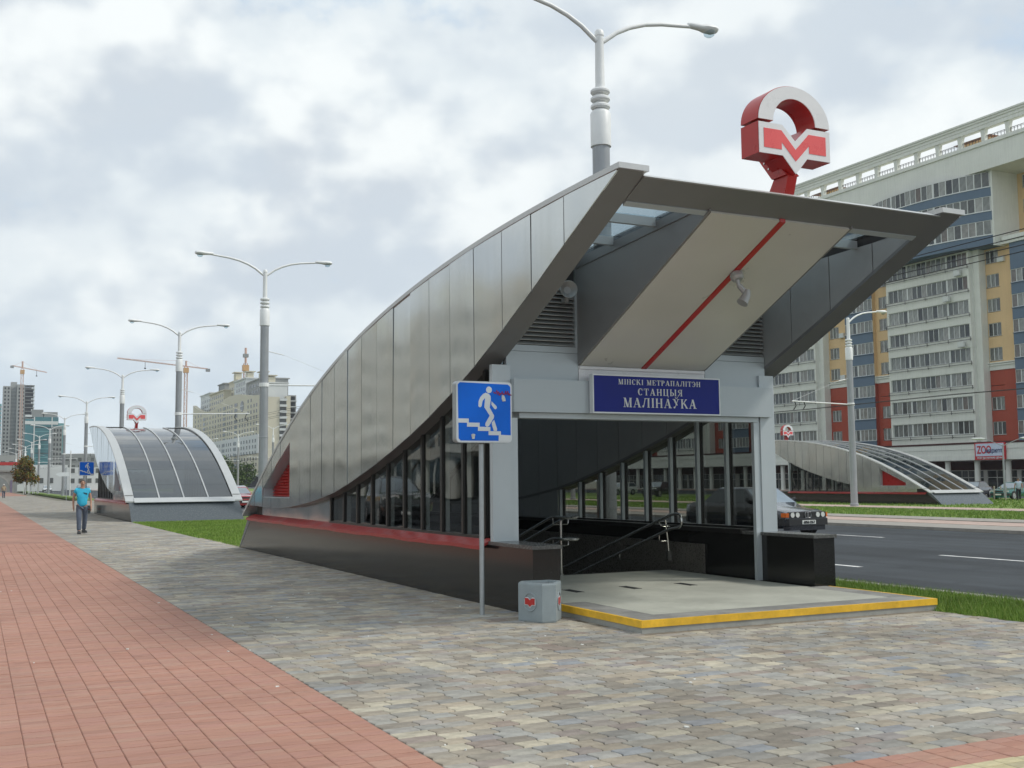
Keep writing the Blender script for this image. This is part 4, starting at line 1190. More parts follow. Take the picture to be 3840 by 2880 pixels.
tan_column(80.9, 84.64, 83.75, 1.7, True, 26.8); blue_column(76.0, 80.896, False, 26.8); tan_column(73.6, 75.996, 74.8, 1.5, False, 26.8)
mb = MB(); mb.box(99.8, YE0, 26.802, 103.5, 81.9, 27.1); mb.box(99.7, YE0, 27.101, 100.3, 81.6, 27.6); mb.build('cornice_band', m_bwhite, AB)
ops = [(79.6, 81.2, z - .7, z + .75) for z in TROW if z > 27.5]
wall_col(YE0, 82.2, 27.11, 35.0, 102.9, 103.3, ops).build('sand_wall', m_tan, AB)
for o in ops: glazing(AB, 'window', 103.02, *o, 3, True)
bay(85.5, True)
tan_column(97.9, 101.4, 99.95, 1.7, False); blue_column(101.404, 106.15, False); tan_column(106.154, 109.84, 108.8, 1.7, False)
bay(110.7, False)
tan_column(123.1, 126.3, 125.1, 1.5, False, 26.8); blue_column(126.304, 131.35, False, 26.8); tan_column(131.354, 135.04, 133.4, 1.7, False, 26.8)
bay(135.9, False, 4)
tan_column(148.3, 151.5, 150.4, 1.5, False, 26.8); blue_column(151.504, 156.5, False, 26.8); tan_column(156.504, 160.64, 158.6, 1.7, False, 26.8)
bay(161.5, False, 4)
mb = MB(); mb.box(103.5, YE0, 5.4, 116, YE1, 37.8); mb.build('core_wall', m_tan, AB)
ac = MB(); ac.box(-.32, -.42, -.3, 0, .42, .3); ac.box(-.34, -.3, -.22, -.321, .2, .22); acm = ac.mesh('air_conditioner'); acm.materials.append(m_frame)
rnd = random.Random(11)
for (y, xw) in ((82.4, 100.6), (107.2, 100.6)):
    for zc_ in TROW[1:9]:
        if rnd.random() < .3: inst('air_conditioner', acm, AB, (xw, y, zc_ - .5))
for yb_ in (85.5, 110.7):
    for k in range(8):
        if rnd.random() < .35: inst('air_conditioner', acm, AB, (98.78, yb_ + rnd.uniform(1, 11.4), 5.98 + 2.7 * k - .45))
# arcade and shops
mb = MB(); mb.box(98.75, YE0, 3.42, 103.9, YE1, 4.0); mb.box(98.8, YE0, 4.004, 99.9, YE1, 4.60); mb.box(98.75, YE0, 4.604, 99.9, YE1, 5.18); mb.build('arcade_band', m_bwhite, AB)
mb = MB(); mb.box(98.7, YE0, 5.185, 101.2, YE1, 5.39); mb.build('drip_edge', m_maroon, AB)
for k in range(22):
    y = 73.9 + 4.06 * k + .0
    mb = MB(); mb.lathe([(.34, -.1), (.34, .12), (.30, .14), (.30, 3.25), (.36, 3.3), (.36, 3.42)], 99.6, y, 14); mb.build('column', m_bwhite, AB, smooth=True)
mb = MB(); mb.box(104.0, YE0, 2.35, 104.4, YE1, 3.42); mb.build('shop_fascia', m_maroon, AB)
mb = MB(); mb.box(99.2, YE0, -.3, 116, YE1, .02); mb.build('arcade_floor', m_pinkpave, AB)
mb = MB(); mb2 = MB(); y = YE0
while y < YE1 - 1:
    w = random.choice((1.3, 1.3, 1.6, .9)); 
    if random.random() < .16: mb.box(103.95, y, .02, 104.3, y + .5, 2.35); y += .5; continue
    mb.box(104.0, y, .02, 104.12, y + .07, 2.35); mb.box(104.0, y + .07, 1.45, 104.12, y + w, 1.53); mb.box(104.0, y + .07, .02, 104.12, y + w, .12); mb.box(104.0, y + .07, 2.28, 104.12, y + w, 2.35)
    mb2.box(104.06, y + .07, .12, 104.08, y + w, 1.45); mb2.box(104.06, y + .07, 1.53, 104.08, y + w, 2.28); y += w
sf = mb.build('shop_front', m_frame, AB); mb2.build('shop_panes', m_shop, sf, kind='stuff')
# attic cornice, parapet gallery
mb = MB(); mb.box(98.2, YE0, 35.02, 116, YE1, 38.0); mb.box(98.05, YE0, 37.75, 98.2, YE1, 38.0); mb.build('attic_band', m_bwhite, AB)
mb = MB(); mb.box(98.1, YE0, 38.004, 98.7, YE1, 38.2); mb.build('gallery_kerb', m_bwhite, AB)
mb = MB(); mb.prism([(98.0, 39.55), (98.75, 39.55), (98.75, 40.6), (97.85, 40.6), (97.85, 40.35), (97.95, 40.3), (97.95, 40.0), (98.0, 39.95)], 'y', YE0, YE1); mb.box(97.75, YE0, 40.604, 98.85, YE1, 40.8); mb.build('gallery_beam', m_bwhite, AB)
pm = None
for k in range(32):
    y = 78.93 + 3.166 * (k - 1)
    if y > YE1: break
    if pm is None:
        q = MB(); q.prism([(-.2, 0), (.2, 0), (.24, .9), (.36, 1.35), (-.36, 1.35), (-.24, .9)], 'x', -.25, .25); pm = q.mesh('gallery_post'); pm.materials.append(m_bwhite)
    inst('gallery_post', pm, AB, (98.4, y, 38.2))
mb = MB(); mb.box(98.38, YE0, 38.75, 98.43, YE1, 38.80); mb.box(98.385, YE0, 38.62, 98.425, YE1, 38.65)
for k in range(int((YE1 - YE0) / .42)): mb.box(98.39, YE0 + .42 * k, 38.2, 98.42, YE0 + .42 * k + .05, 38.75)
mb.build('gallery_railing', m_rail, AB)
for y in (85.3, 109.6, 136):
    mb = MB(); mb.box(103, y, 37.9, 107, y + 3.6, 40.3); h_ = mb.build('roof_hut', m_tan, AB)
    mb = MB(); mb.loft([[(102.2, y - .8, 40.3), (107.8, y - .8, 40.3), (107.8, y + 4.4, 40.3), (102.2, y + 4.4, 40.3)], [(104.6, y + 1.5, 41.0), (105.4, y + 1.5, 41.0), (105.4, y + 2.1, 41.0), (104.6, y + 2.1, 41.0)]]); mb.build('hut_roof', m_roofhut, h_)


def text_mesh(txt, size, m, bold=.0):
    cu = bpy.data.curves.new('t', 'FONT'); cu.body = txt; cu.size = size; cu.extrude = .01; cu.align_x = 'LEFT'; cu.offset = bold
    ob = bpy.data.objects.new('t', cu); COL.objects.link(ob); bpy.context.view_layer.update()
    me = bpy.data.meshes.new_from_object(ob.evaluated_get(bpy.context.evaluated_depsgraph_get()))
    bpy.data.objects.remove(ob); me.materials.clear(); me.materials.append(m); return me


def put_text(name, txt, size, m, parent, origin, right, upv, width=None, bold=0.):
    me = text_mesh(txt, size, m, bold)
    xs_ = [v.co.x for v in me.vertices]; x0, x1 = min(xs_), max(xs_); k = (width / (x1 - x0)) if width else 1
    r_, u_ = Vector(right).normalized(), Vector(upv).normalized(); n_ = r_.cross(u_)
    off = ORG[parent]; o_ = Vector(origin) - off
    for v in me.vertices: v.co = o_ + r_ * ((v.co.x - x0) * k) + u_ * v.co.y + n_ * v.co.z
    me.name = name
    o = bpy.data.objects.new(name, me); COL.objects.link(o); o.parent = parent; return o


m_zred = mat('red sign print', (.50, .02, .03), .5); m_zblue = mat('dark blue sign print', (.05, .07, .18), .5); m_zface = mat('pale blue sign face', (.55, .62, .75), .5)
ZS = empty('shop_sign', (98.6, 83.5, 3.4), 'white and red ZOO shop sign on the arcade of the apartment building', 'shop sign')
mb = MB(); mb.box(98.55, 81.5, 3.42, 98.74, 85.45, 5.28); mb.build('board', m_zred, ZS)
mb = MB(); mb.box(98.535, 81.65, 3.82, 98.549, 85.3, 5.18); mb.build('face', m_zface, ZS)
put_text('lettering', 'ZOO', 1.15, m_zred, ZS, (98.53, 85.15, 4.12), (0, -1, 0), (0, 0, 1), 1.9, .03)
put_text('lettering', 'маркет', .66, m_zblue, ZS, (98.51, 84.0, 4.18), (0, -1, 0), (0, 0, 1), 2.2, .012)
put_text('lettering', 'ВСЕГДА НИЗКИЕ ЦЕНЫ', .26, m_signw, ZS, (98.53, 85.1, 3.53), (0, -1, 0), (0, 0, 1), 3.2, .006)

# ------------------------------------------------------------------ cars
m_tyre = mat('car tyre', (.02, .02, .02), .8); m_rim = mat('alloy rim', (.45, .45, .45), .3, .8)
m_cglass = mat('car glass', (.03, .04, .045), .04, spec=.8); m_wscr = mat('sky-lightened windscreen glass', (.22, .26, .29), .05, spec=.9); m_plastic = mat('black plastic trim', (.02, .02, .021), .5)  # windscreen base colour lightened to stand in for its bright sky reflection
m_head = mat('headlamp glass', (.75, .77, .76), .08, .3); m_amber = mat('amber lens', (.65, .14, .02), .2); m_tail = mat('red tail lens', (.4, .01, .01), .2)
m_plate = mat('number plate', (.75, .76, .72), .5); m_platetxt = mat('plate print', (.03, .03, .03), .6)


def car(name, loc, heading, paint, label, kind='sedan', L_=4.6, W_=1.75, H_=1.42, detail=False, group=None, stripe=None):
    """built nose towards -Y at the origin, then turned by HEADING"""
    root = empty(name, (0, 0, 0), label, 'car', group)
    hw = W_ / 2; hl = L_ / 2
    hood, belt, deck = {'sedan': (.50, .605, .61), 'suv': (.60, .62, .62), 'wagon': (.53, .60, .62), 'hatch': (.54, .60, .60)}[kind]
    zb, zhood, zbelt, zdeck = .24, H_ * hood + .10, H_ * belt + .12, H_ * deck + .12
    # body hull: stations from nose to tail
    wsb = -hl + L_ * .27           # windscreen base
    rsb = {'sedan': hl - L_ * .19, 'suv': hl - .12, 'wagon': hl - .12, 'hatch': hl - .2}[kind]
    st_ = [(-hl, .86, zb + .12, zhood - .20), (-hl + .05, .93, zb + .05, zhood - .10), (-hl + .3, .98, zb, zhood - .035), (-hl + .8, 1., zb, zhood), (wsb, 1., zb, zbelt - .03), (0, 1.0, zb, zbelt), (rsb, 1., zb, zdeck), (hl - .35, .985, zb, zdeck - .02), (hl - .06, .94, zb + .06, zdeck - .08), (hl, .88, zb + .14, zdeck - .18)]
    rings = []
    for y, k, z0, z1 in st_:
        w = hw * k; r_ = []
        for x, z in ((0, z0), (.86, z0), (.97, z0 + .10), (1.0, z0 + (z1 - z0) * .45), (.985, z1 - .12), (.94, z1 - .03), (.80, z1), (0, z1 + .025)): r_.append((w * x, y, z))
        rings.append(r_ + [(-p[0], p[1], p[2]) for p in r_[-2:0:-1]])
    mb = MB(); mb.loft(rings); body = mb.build('body', paint, root, smooth=True)
    # greenhouse
    rfb = wsb + (.66 if kind == 'sedan' else .78 if kind != 'suv' else .66); rrb = {'sedan': rsb - .62, 'suv': rsb - .35, 'wagon': rsb - .3, 'hatch': rsb - .5}[kind]
    zr = H_
    def gh(ins, y0, y1, z): w = hw * ins; return [(-w, y0, z), (w, y0, z), (w, y1, z), (-w, y1, z)]
    base = gh(.92, wsb - .02, rsb + .02, zbelt - .04); topr = gh(.75, rfb, rrb, zr - .05); top2 = gh(.66, rfb + .12, rrb - .12, zr)
    mb = MB(); mb.loft([base, topr, top2]); mb.build('cabin', paint, root, smooth=True)
    # panes slightly proud of the cabin
    def lerp(a, b, t): return tuple(a[i] + (b[i] - a[i]) * t for i in range(3))
    def panel(a, b, c, d, ins, off):
        n_ = (Vector(b) - Vector(a)).cross(Vector(d) - Vector(a)).normalized() * off
        cx_ = (Vector(a) + Vector(b) + Vector(c) + Vector(d)) / 4
        P_ = [Vector(q) + (cx_ - Vector(q)).normalized() * ins + n_ for q in (a, b, c, d)]
        return P_
    def pane(nm, a, b, c, d, ins=.07):
        n_ = (Vector(b) - Vector(a)).cross(Vector(d) - Vector(a)).normalized()
        ctr = (Vector(a) + Vector(c)) / 2
        if n_.dot(ctr - Vector((0, 0, .8))) < 0: n_ = -n_
        cx_ = (Vector(a) + Vector(b) + Vector(c) + Vector(d)) / 4
        P_ = [Vector(q) + (cx_ - Vector(q)).normalized() * ins for q in (a, b, c, d)]
        mb = MB(); mb.loft([[q - n_ * .01 for q in P_], [q + n_ * .008 for q in P_]]); return mb.build(nm, m_wscr if nm == 'windscreen' else m_cglass, root)
    pane('windscreen', base[0], base[1], topr[1], topr[0]); pane('rear_window', base[2], base[3], topr[3], topr[2])
    for s, (i0, i1) in ((-1, (0, 3)), (1, (1, 2))):
        for t0, t1 in ((.02, .5), (.52, .98)):
            pane('side_window', lerp(base[i0], base[i1], t0), lerp(base[i0], base[i1], t1), lerp(topr[i0], topr[i1], t1), lerp(topr[i0], topr[i1], t0), .06)
    wy = (-hl + .82, hl - .95); wr = .315 if kind != 'suv' else .36
    for y in wy:
        for s in (-1, 1):
            mb = MB(); mb.tube([(s * (hw - .015), y, wr + .03), (s * (hw + .004), y, wr + .03)], wr + .055, 22); mb.build('wheel_arch', m_plastic, root)
            mb = MB()
            prof = [(wr - .1, hw - .18), (wr, hw - .17), (wr, hw + .005), (wr - .06, hw + .02), (wr - .1, hw + .012)]
            mb.loft([[(s * x, y + r_ * math.cos(q), wr + r_ * math.sin(q)) for q in np.linspace(0, 2 * PI, 23)[:-1]] for r_, x in prof]); wh = mb.build('wheel', m_tyre, root)
            mb = MB(); mb.loft([[(s * x, y + r_ * math.cos(q), wr + r_ * math.sin(q)) for q in np.linspace(0, 2 * PI, 23)[:-1]] for r_, x in ((wr - .1, hw + .0125), (wr - .11, hw + .02), (wr - .13, hw + .014), (.02, hw + .014))]); rm = mb.build('rim', m_rim, wh)
            if detail:
                mb = MB()
                for k in range(10):
                    a = k * PI / 5; mb.bar((s * (hw + .018), y + .04 * math.cos(a), wr + .04 * math.sin(a)), (s * (hw + .018), y + (wr - .12) * math.cos(a), wr + (wr - .12) * math.sin(a)), .022)
                mb.build('rim_slots', m_plastic, wh)
    # bumpers, lamps, grille, plates, mirrors
    mb = MB(); mb.prism([(-hw * .97, -hl + .16), (-hw * .86, -hl - .05), (hw * .86, -hl - .05), (hw * .97, -hl + .16), (hw * .97, -hl + .3), (-hw * .97, -hl + .3)], 'z', zb + .1, zb + .29); mb.build('front_bumper', m_plastic, root)
    mb = MB(); mb.prism([(-hw * .9, -hl + .16), (-hw * .8, -hl + .0), (hw * .8, -hl + .0), (hw * .9, -hl + .16)], 'z', zb - .05, zb + .098); mb.build('front_spoiler', paint, root)
    mb = MB(); mb.prism([(-hw * .97, hl - .16), (-hw * .86, hl + .05), (hw * .86, hl + .05), (hw * .97, hl - .16)], 'z', zb + .1, zb + .28); mb.build('rear_bumper', m_plastic, root)
    zl = zhood - .185
    if detail:
        mb = MB(); mb.box(-hw * .82, -hl - .012, zl - .095, hw * .82, -hl + .06, zl + .085); mb.build('nose_panel', m_plastic, root)
        for x in (.40, .60):
            for s in (-1, 1):
                mb = MB(); mb.tube([(s * x, -hl - .014, zl), (s * x, -hl - .03, zl)], .074, 18); mb.build('headlight', m_head, root, smooth=True)
        for s in (-1, 1):
            mb = MB(); mb.prism([(s * .735, -hl - .02), (s * (hw - .06), -hl + .01), (s * (hw - .012), -hl + .17), (s * .74, -hl + .05)], 'z', zl - .065, zl + .06); mb.build('indicator', m_amber, root)
            mb = MB(); mb.prism([(s * .015, zl - .08), (s * .10, zl - .085), (s * .125, zl + .0), (s * .10, zl + .08), (s * .02, zl + .08)], 'y', -hl - .03, -hl - .013); g_ = mb.build('grille', m_plastic, root)
            mb = MB(); mb.tube([(s * q, -hl - .034, zl + w_) for q, w_ in ((.015, -.08), (.10, -.085), (.125, 0), (.10, .08), (.02, .08), (.015, -.08))], .008, 5); mb.build('grille_rim', m_rim, g_)
        mb = MB(); mb.box(-.26, -hl - .075, zb + .13, .26, -hl - .052, zb + .245); pl = mb.build('number_plate', m_plate, root)
        put_text('plate_number', '6056 OI-7', .11, m_platetxt, pl, (-.22, -hl - .078, zb + .15), (1, 0, 0), (0, 0, 1), .44, .003)
        for s in (-1, 1):
            mb = MB(); mb.tube([(s * hw * .92, wsb + .28, zbelt + .02), (s * (hw + .1), wsb + .22, zbelt + .08)], .07, 8); mb.build('wing_mirror', m_plastic, root, smooth=True)
            mb = MB(); mb.box(s * hw - .012, -hl + .5, zb + .17, s * hw + .014, hl - .3, zb + .23); mb.build('side_trim', m_plastic, root)
    else:
        for s in (-1, 1):
            mb = MB(); mb.prism([(s * .42, -hl - .006), (s * (hw - .08), -hl + .02), (s * (hw - .05), -hl + .15), (s * .45, -hl + .1)], 'z', zl - .06, zl + .07); mb.build('headlight', m_head, root)
            mb = MB(); mb.prism([(s * .5, hl + .006), (s * (hw - .08), hl - .02), (s * (hw - .05), hl - .15), (s * .5, hl - .1)], 'z', zdeck - .32, zdeck - .14); mb.build('tail_light', m_tail, root)
        mb = MB(); mb.box(-.26, -hl - .07, zb + .13, .26, -hl - .052, zb + .24); mb.build('number_plate', m_plate, root)
        mb = MB(); mb.box(-.26, hl + .052, zb + .2, .26, hl + .07, zb + .3); mb.build('number_plate', m_plate, root)
        mb = MB(); mb.box(-.36, -hl - .015, zl - .06, .36, -hl + .05, zl + .05); mb.build('grille', m_plastic, root)
    if stripe:
        for s in (-1, 1):
            mb = MB(); mb.box(min(s * hw * .98, s * (hw + .012)), -hl + .9, zbelt - .36, max(s * hw * .98, s * (hw + .012)), hl - .6, zbelt - .16); mb.build('door_stripe', stripe, root)
    root.location = loc; root.rotation_euler = (0, 0, heading); ORG[root] = Vector(loc)
    return root


def paint(name, c, coat=1.): return mat(name, c, .25, .3, var=.03, coat=coat)
p_black = paint('near-black blue car paint', (.025, .027, .036)); p_red = paint('red car paint', (.38, .03, .025)); p_silver = paint('silver car paint', (.48, .52, .55)); p_white = paint('white car paint', (.70, .71, .70)); p_teal = paint('green car paint', (.02, .16, .14)); p_dark = paint('charcoal car paint', (.02, .021, .023)); p_yel = paint('yellow van paint', (.62, .33, .02))
RZ = -.075
car('sedan', (21.95, 27.6, RZ), R(3), p_black, 'dark old sedan with four round headlights driving on the near carriageway', 'sedan', 4.7, 1.76, 1.45, detail=True)
car('hatchback', (16.7, 78.0, RZ), R(4), p_red, 'red car on the road between the two left metro entrances', 'hatch', 4.2, 1.7, 1.45)
car('estate_car', (18.8, 88.0, RZ), R(0), p_silver, 'silver car driving just behind the red car', 'wagon', 4.5, 1.75, 1.5)
car('sedan', (14.6, 262, RZ), R(0), p_white, 'white car far away on the road beside the row of stakes', 'sedan', 4.4, 1.75, 1.45)
car('sedan', (24.5, 300, RZ), R(0), p_dark, 'dark car far away on the left stretch of road', 'sedan')
car('sedan', (20.5, 238, RZ), R(0), p_silver, 'grey car far away near the head of the man in turquoise', 'sedan')
car('crossover', (66.0, 98.8, -.24), R(-62), p_dark, 'dark parked crossover seen through the right window panes of the near entrance', 'suv', 4.5, 1.85, 1.62)
car('estate_car', (71.9, 116.0, -.245), R(-75), p_white, 'white estate car seen through the panes, left of the dark crossover', 'wagon', 4.5, 1.75, 1.5)
car('estate_car', (71.3, 141.0, -.245), R(-80), p_white, 'small white car partly hidden at the lower end of the dark lining panels', 'hatch', 4.2, 1.7, 1.5)
car('hatchback', (75.6, 61.9, -.245), R(-82), p_teal, 'green parked car behind the stakes right of the far metro entrance', 'hatch', 4.2, 1.68, 1.4)
car('sedan', (82.0, 71.3, -.24), R(-70), p_black, 'black parked car just behind the low end of the far metro entrance', 'sedan', 4.6, 1.75, 1.42)
car('van', (-3.2, 43.0, -.055), R(10), p_dark, 'dark van with a yellow stripe mirrored in the left window panes', 'suv', 4.9, 1.9, 1.9, stripe=p_yel)

# ------------------------------------------------------------------ people
m_skin = mat('skin', (.40, .215, .145), .55, var=.06, scale=9); m_turq = mat('turquoise shirt', (.035, .42, .62), .8, var=.16, scale=5); m_jean = mat('faded denim', (.095, .115, .155), .85, var=.25, scale=6)
m_shoe = mat('dark shoes', (.035, .035, .037), .6); m_hair = mat('cropped grey hair', (.10, .075, .06), .8); m_khaki = mat('beige top', (.38, .30, .20), .85); m_cap_ = mat('white cap cloth', (.7, .68, .64), .8); m_pale = mat('pale blue shirt', (.45, .53, .64), .85); m_trs = mat('black trousers', (.02, .02, .025), .85); m_logo = mat('dark shirt print', (.02, .08, .11), .8)


def skin_mesh(name, verts, edges, radii, m, parent, sub=2, root_i=0):
    me = bpy.data.meshes.new(name); me.from_pydata([tuple(v) for v in verts], edges, [])
    ob = bpy.data.objects.new('tmp', me); COL.objects.link(ob)
    ob.modifiers.new('s', 'SKIN'); sv_ = ob.modifiers.new('u', 'SUBSURF'); sv_.levels = sub
    lay_ = me.skin_vertices[0].data
    for i, r_ in enumerate(radii):
        lay_[i].radius = r_ if isinstance(r_, tuple) else (r_, r_); lay_[i].use_root = (i == root_i)
    bpy.context.view_layer.update()
    m2 = bpy.data.meshes.new_from_object(ob.evaluated_get(bpy.context.evaluated_depsgraph_get()))
    bpy.data.objects.remove(ob); m2.name = name; m2.materials.clear(); m2.materials.append(m)
    m2.polygons.foreach_set('use_smooth', [True] * len(m2.polygons))
    o = bpy.data.objects.new(name, m2); COL.objects.link(o); o.parent = parent; ORG[o] = ORG[parent]
    return o


def person(loc, heading, label, shirt, legs, h=1.78, stride=.22, hair='short', sleeves=.5, logo=False):
    """faces -Y at the origin"""
    root = empty('person', (0, 0, 0), label, 'person')
    k = h / 1.8; s = stride
    J = {'pel': (0, .0, .95), 'abd': (0, -.005, 1.10), 'chest': (0, -.01, 1.30), 'neck': (0, 0, 1.49), 'chin': (0, -.01, 1.57), 'head': (0, -.015, 1.66), 'crown': (0, .0, 1.74)}
    for sd_, f in ((-1, 1), (1, -1)):
        J[f'hip{sd_}'] = (sd_ * .10, 0, .90); J[f'kne{sd_}'] = (sd_ * .115, -.10 * f * s / .22 - .03, .50); J[f'ank{sd_}'] = (sd_ * .12, -.20 * f * s / .22 + (.04 if f < 0 else 0), .10 if f > 0 else .12); J[f'toe{sd_}'] = (sd_ * .145, -.20 * f * s / .22 - .17, .035)
        J[f'sho{sd_}'] = (sd_ * .195, 0, 1.43); J[f'elb{sd_}'] = (sd_ * .262, .05 * f + .02, 1.16); J[f'wri{sd_}'] = (sd_ * .255, -.02 + .10 * f, .91); J[f'pal{sd_}'] = (sd_ * .25, -.04 + .12 * f, .84)
    J = {a: Vector(b) * k for a, b in J.items()}
    names = list(J); idx = {n: i for i, n in enumerate(names)}
    E_l = [('pel', 'abd'), ('abd', 'chest'), ('chest', 'neck'), ('neck', 'chin'), ('chin', 'head'), ('head', 'crown')]
    for q in ('-1', '1'): E_l += [('pel', 'hip' + q), ('hip' + q, 'kne' + q), ('kne' + q, 'ank' + q), ('ank' + q, 'toe' + q), ('chest', 'sho' + q), ('sho' + q, 'elb' + q), ('elb' + q, 'wri' + q), ('wri' + q, 'pal' + q)]
    Rd = {'pel': .12, 'abd': .12, 'chest': .13, 'neck': .065, 'chin': .068, 'head': .088, 'crown': .06, 'hip': .088, 'kne': .058, 'ank': .04, 'toe': .03, 'sho': .062, 'elb': .043, 'wri': .029, 'pal': .034}
    vs_ = [J[n] for n in names]; rr_ = [Rd[n.rstrip('-1')] * k for n in names]
    # fingers and thumbs
    ed = [(idx[a], idx[b]) for a, b in E_l]
    for q in (-1, 1):
        p = J[f'pal{q}']
        for j, (dy, ln) in enumerate(((-.030, .070), (-.010, .082), (.010, .076), (.028, .058))):
            a = len(vs_); vs_.append(p + Vector((0, dy, -.035)) * k); vs_.append(p + Vector((-q * .012, dy * 1.15 - .012, -.035 - ln)) * k); rr_ += [.0095 * k, .0075 * k]; ed += [(idx[f'pal{q}'], a), (a, a + 1)]
        a = len(vs_); vs_.append(p + Vector((-q * .01, -.05, -.005)) * k); vs_.append(p + Vector((-q * .02, -.068, -.045)) * k); rr_ += [.011 * k, .009 * k]; ed += [(idx[f'wri{q}'], a), (a, a + 1)]
    body = skin_mesh('body', vs_, ed, rr_, m_skin, root)
    for v in body.data.vertices:       # flatten trunk and head front to back, narrow the face
        z = v.co.z / k
        if .85 < z < 1.47 and abs(v.co.x) < .2 * k: v.co.y *= .82
        if z > 1.54: v.co.x *= .88
    hz = 1.655 * k
    # face: nose, ears, eyes, mouth
    mb = MB(); mb.loft([[(-.012 * k, -.098 * k, hz + .02), (.012 * k, -.098 * k, hz + .02), (0, -.085 * k, hz + .02)], [(-.018 * k, -.118 * k, hz - .025), (.018 * k, -.118 * k, hz - .025), (0, -.08 * k, hz - .03)]]); mb.build('nose', m_skin, body)
    mb = MB()
    for q in (-1, 1): mb.loft([[(q * (.078 + d) * k, y * k, hz + z * k) for y, z in ((.0, .03), (.025, .02), (.015, -.03), (-.005, -.03))] for d in (0, .014)])
    mb.build('ears', m_skin, body)
    mb = MB()
    for q in (-1, 1): mb.box(q * .031 * k - .012, -.103 * k, hz + .012, q * .031 * k + .012, -.09 * k, hz + .022)
    mb.box(-.022 * k, -.103 * k, hz - .055, .022 * k, -.09 * k, hz - .048); mb.build('eyes', m_hair, body)
    if hair == 'cap':
        mb = MB(); mb.lathe([(.10 * k, 1.69 * k), (.102 * k, 1.73 * k), (.08 * k, 1.79 * k), (.001, 1.81 * k)], 0, 0, 14); mb.lathe([(.10 * k, 1.69 * k), (.16 * k, 1.675 * k), (.16 * k, 1.685 * k), (.10 * k, 1.70 * k)], 0, -.02, 14); mb.build('hat', m_cap_, root, smooth=True)
    else:
        a = len(body.data.vertices)
        rings = []
        for t in np.linspace(0, 1, 7):
            z = (1.67 + .105 * t) * k; r_ = .089 * k * math.sqrt(max(.02, 1 - (t * .98) ** 2.4))
            rings.append([(r_ * .95 * math.cos(q), (r_ * 1.08 * math.sin(q) + .012 * k) + (.03 * k * (1 - t) if math.sin(q) < -.3 else 0), z) for q in np.linspace(0, 2 * PI, 17)[:-1]])
        mb = MB(); mb.loft(rings); mb.build('hair', m_hair, root, smooth=True)
    # clothes
    sh = ['pel', 'abd', 'chest', 'neck']; sv2 = [J['pel'] + Vector((0, 0, -.10 * k)), J['abd'], J['chest'], (J['neck'] + Vector((0, 0, -.03 * k)))]; se = [(0, 1), (1, 2), (2, 3)]; sr = [(.18 * k, .145 * k), (.165 * k, .14 * k), (.185 * k, .145 * k), .08 * k]
    for q in ('-1', '1'):
        a = len(sv2); sv2 += [J['sho' + q], J['sho' + q].lerp(J['elb' + q], sleeves)]; se += [(2, a), (a, a + 1)]; sr += [.085 * k, .078 * k]
        if sleeves > .9: sv2.append(J['elb' + q].lerp(J['wri' + q], .9)); se.append((a + 1, a + 2)); sr[-1] = .06 * k; sr.append(.045 * k)
    shirt_o = skin_mesh('shirt', sv2, se, sr, shirt, root)
    for v in shirt_o.data.vertices: 
        v.co.x += .006 * math.sin(v.co.z * 34 + v.co.y * 9); v.co.y += .006 * math.sin(v.co.z * 27 + v.co.x * 20)
    lv = [J['pel'] + Vector((0, 0, .03 * k))]; le = []; lr = [(.145 * k, .115 * k)]
    for q in ('-1', '1'):
        a = len(lv); lv += [J['hip' + q] + Vector((0, 0, -.05 * k)), J['kne' + q], J['ank' + q] + Vector((0, 0, -.02 * k))]; le += [(0, a), (a, a + 1), (a + 1, a + 2)]; lr += [.106 * k, .083 * k, .072 * k]
    skin_mesh('trousers', lv, le, lr, legs, root)
    for q in ('-1', '1'):
        a_, t_ = J['ank' + q], J['toe' + q]
        base_ = min(a_.z - .10 * k, .02); c = Vector((a_.x, a_.y, 0))
        d = Vector((t_.x - a_.x, t_.y - a_.y, 0)).normalized(); n_ = Vector((-d.y, d.x, 0)); zl_ = max(0, a_.z - .10 * k)
        mb = MB(); rings = []
        for u, w, hh in ((-.09, .04, .09), (-.06, .052, .12), (.03, .055, .125), (.10, .06, .105), (.18, .056, .09), (.225, .03, .05)):
            p = c + d * u * k; rings.append([p + n_ * w * k + Vector((0, 0, zl_)), p + n_ * w * k * .9 + Vector((0, 0, zl_ + hh * k * .7)), p + Vector((0, 0, zl_ + hh * k)), p - n_ * w * k * .9 + Vector((0, 0, zl_ + hh * k * .7)), p - n_ * w * k + Vector((0, 0, zl_))])
        mb.loft(rings); mb.build('shoe', m_shoe, root, smooth=True)
    if logo:
        yq = min(v.co.y for v in shirt_o.data.vertices if 1.28 * k < v.co.z < 1.4 * k and abs(v.co.x - .07) < .06)
        mb = MB(); mb.prism([(.0, 1.355 * k), (.13, 1.325 * k), (.13, 1.27 * k), (.03, 1.30 * k)], 'y', yq - .004, yq + .02); mb.build('shirt_print', m_logo, root)
    root.location = loc; root.rotation_euler = (0, 0, heading); ORG[root] = Vector(loc)
    return root


person((3.30, 39.5, .0), R(8), 'person in a turquoise T-shirt and jeans walking towards the viewer on the left path', m_turq, m_jean, 1.83, .2, logo=True)
person((3.45, 152, .0), R(10), 'distant person in a beige top and white cap near the arched portal', m_khaki, m_jean, 1.75, .15, hair='cap', sleeves=.5)
person((73.0, 59.3, -.25), R(150), 'person in pale blue shirt and black trousers at the right edge by the green car', m_pale, m_trs, 1.78, .08, sleeves=.5)
person((74.4, 59.0, -.25), R(120), 'person with light clothes half hidden behind the pale blue shirt at the right edge', m_khaki, m_trs, 1.75, .06, sleeves=1)

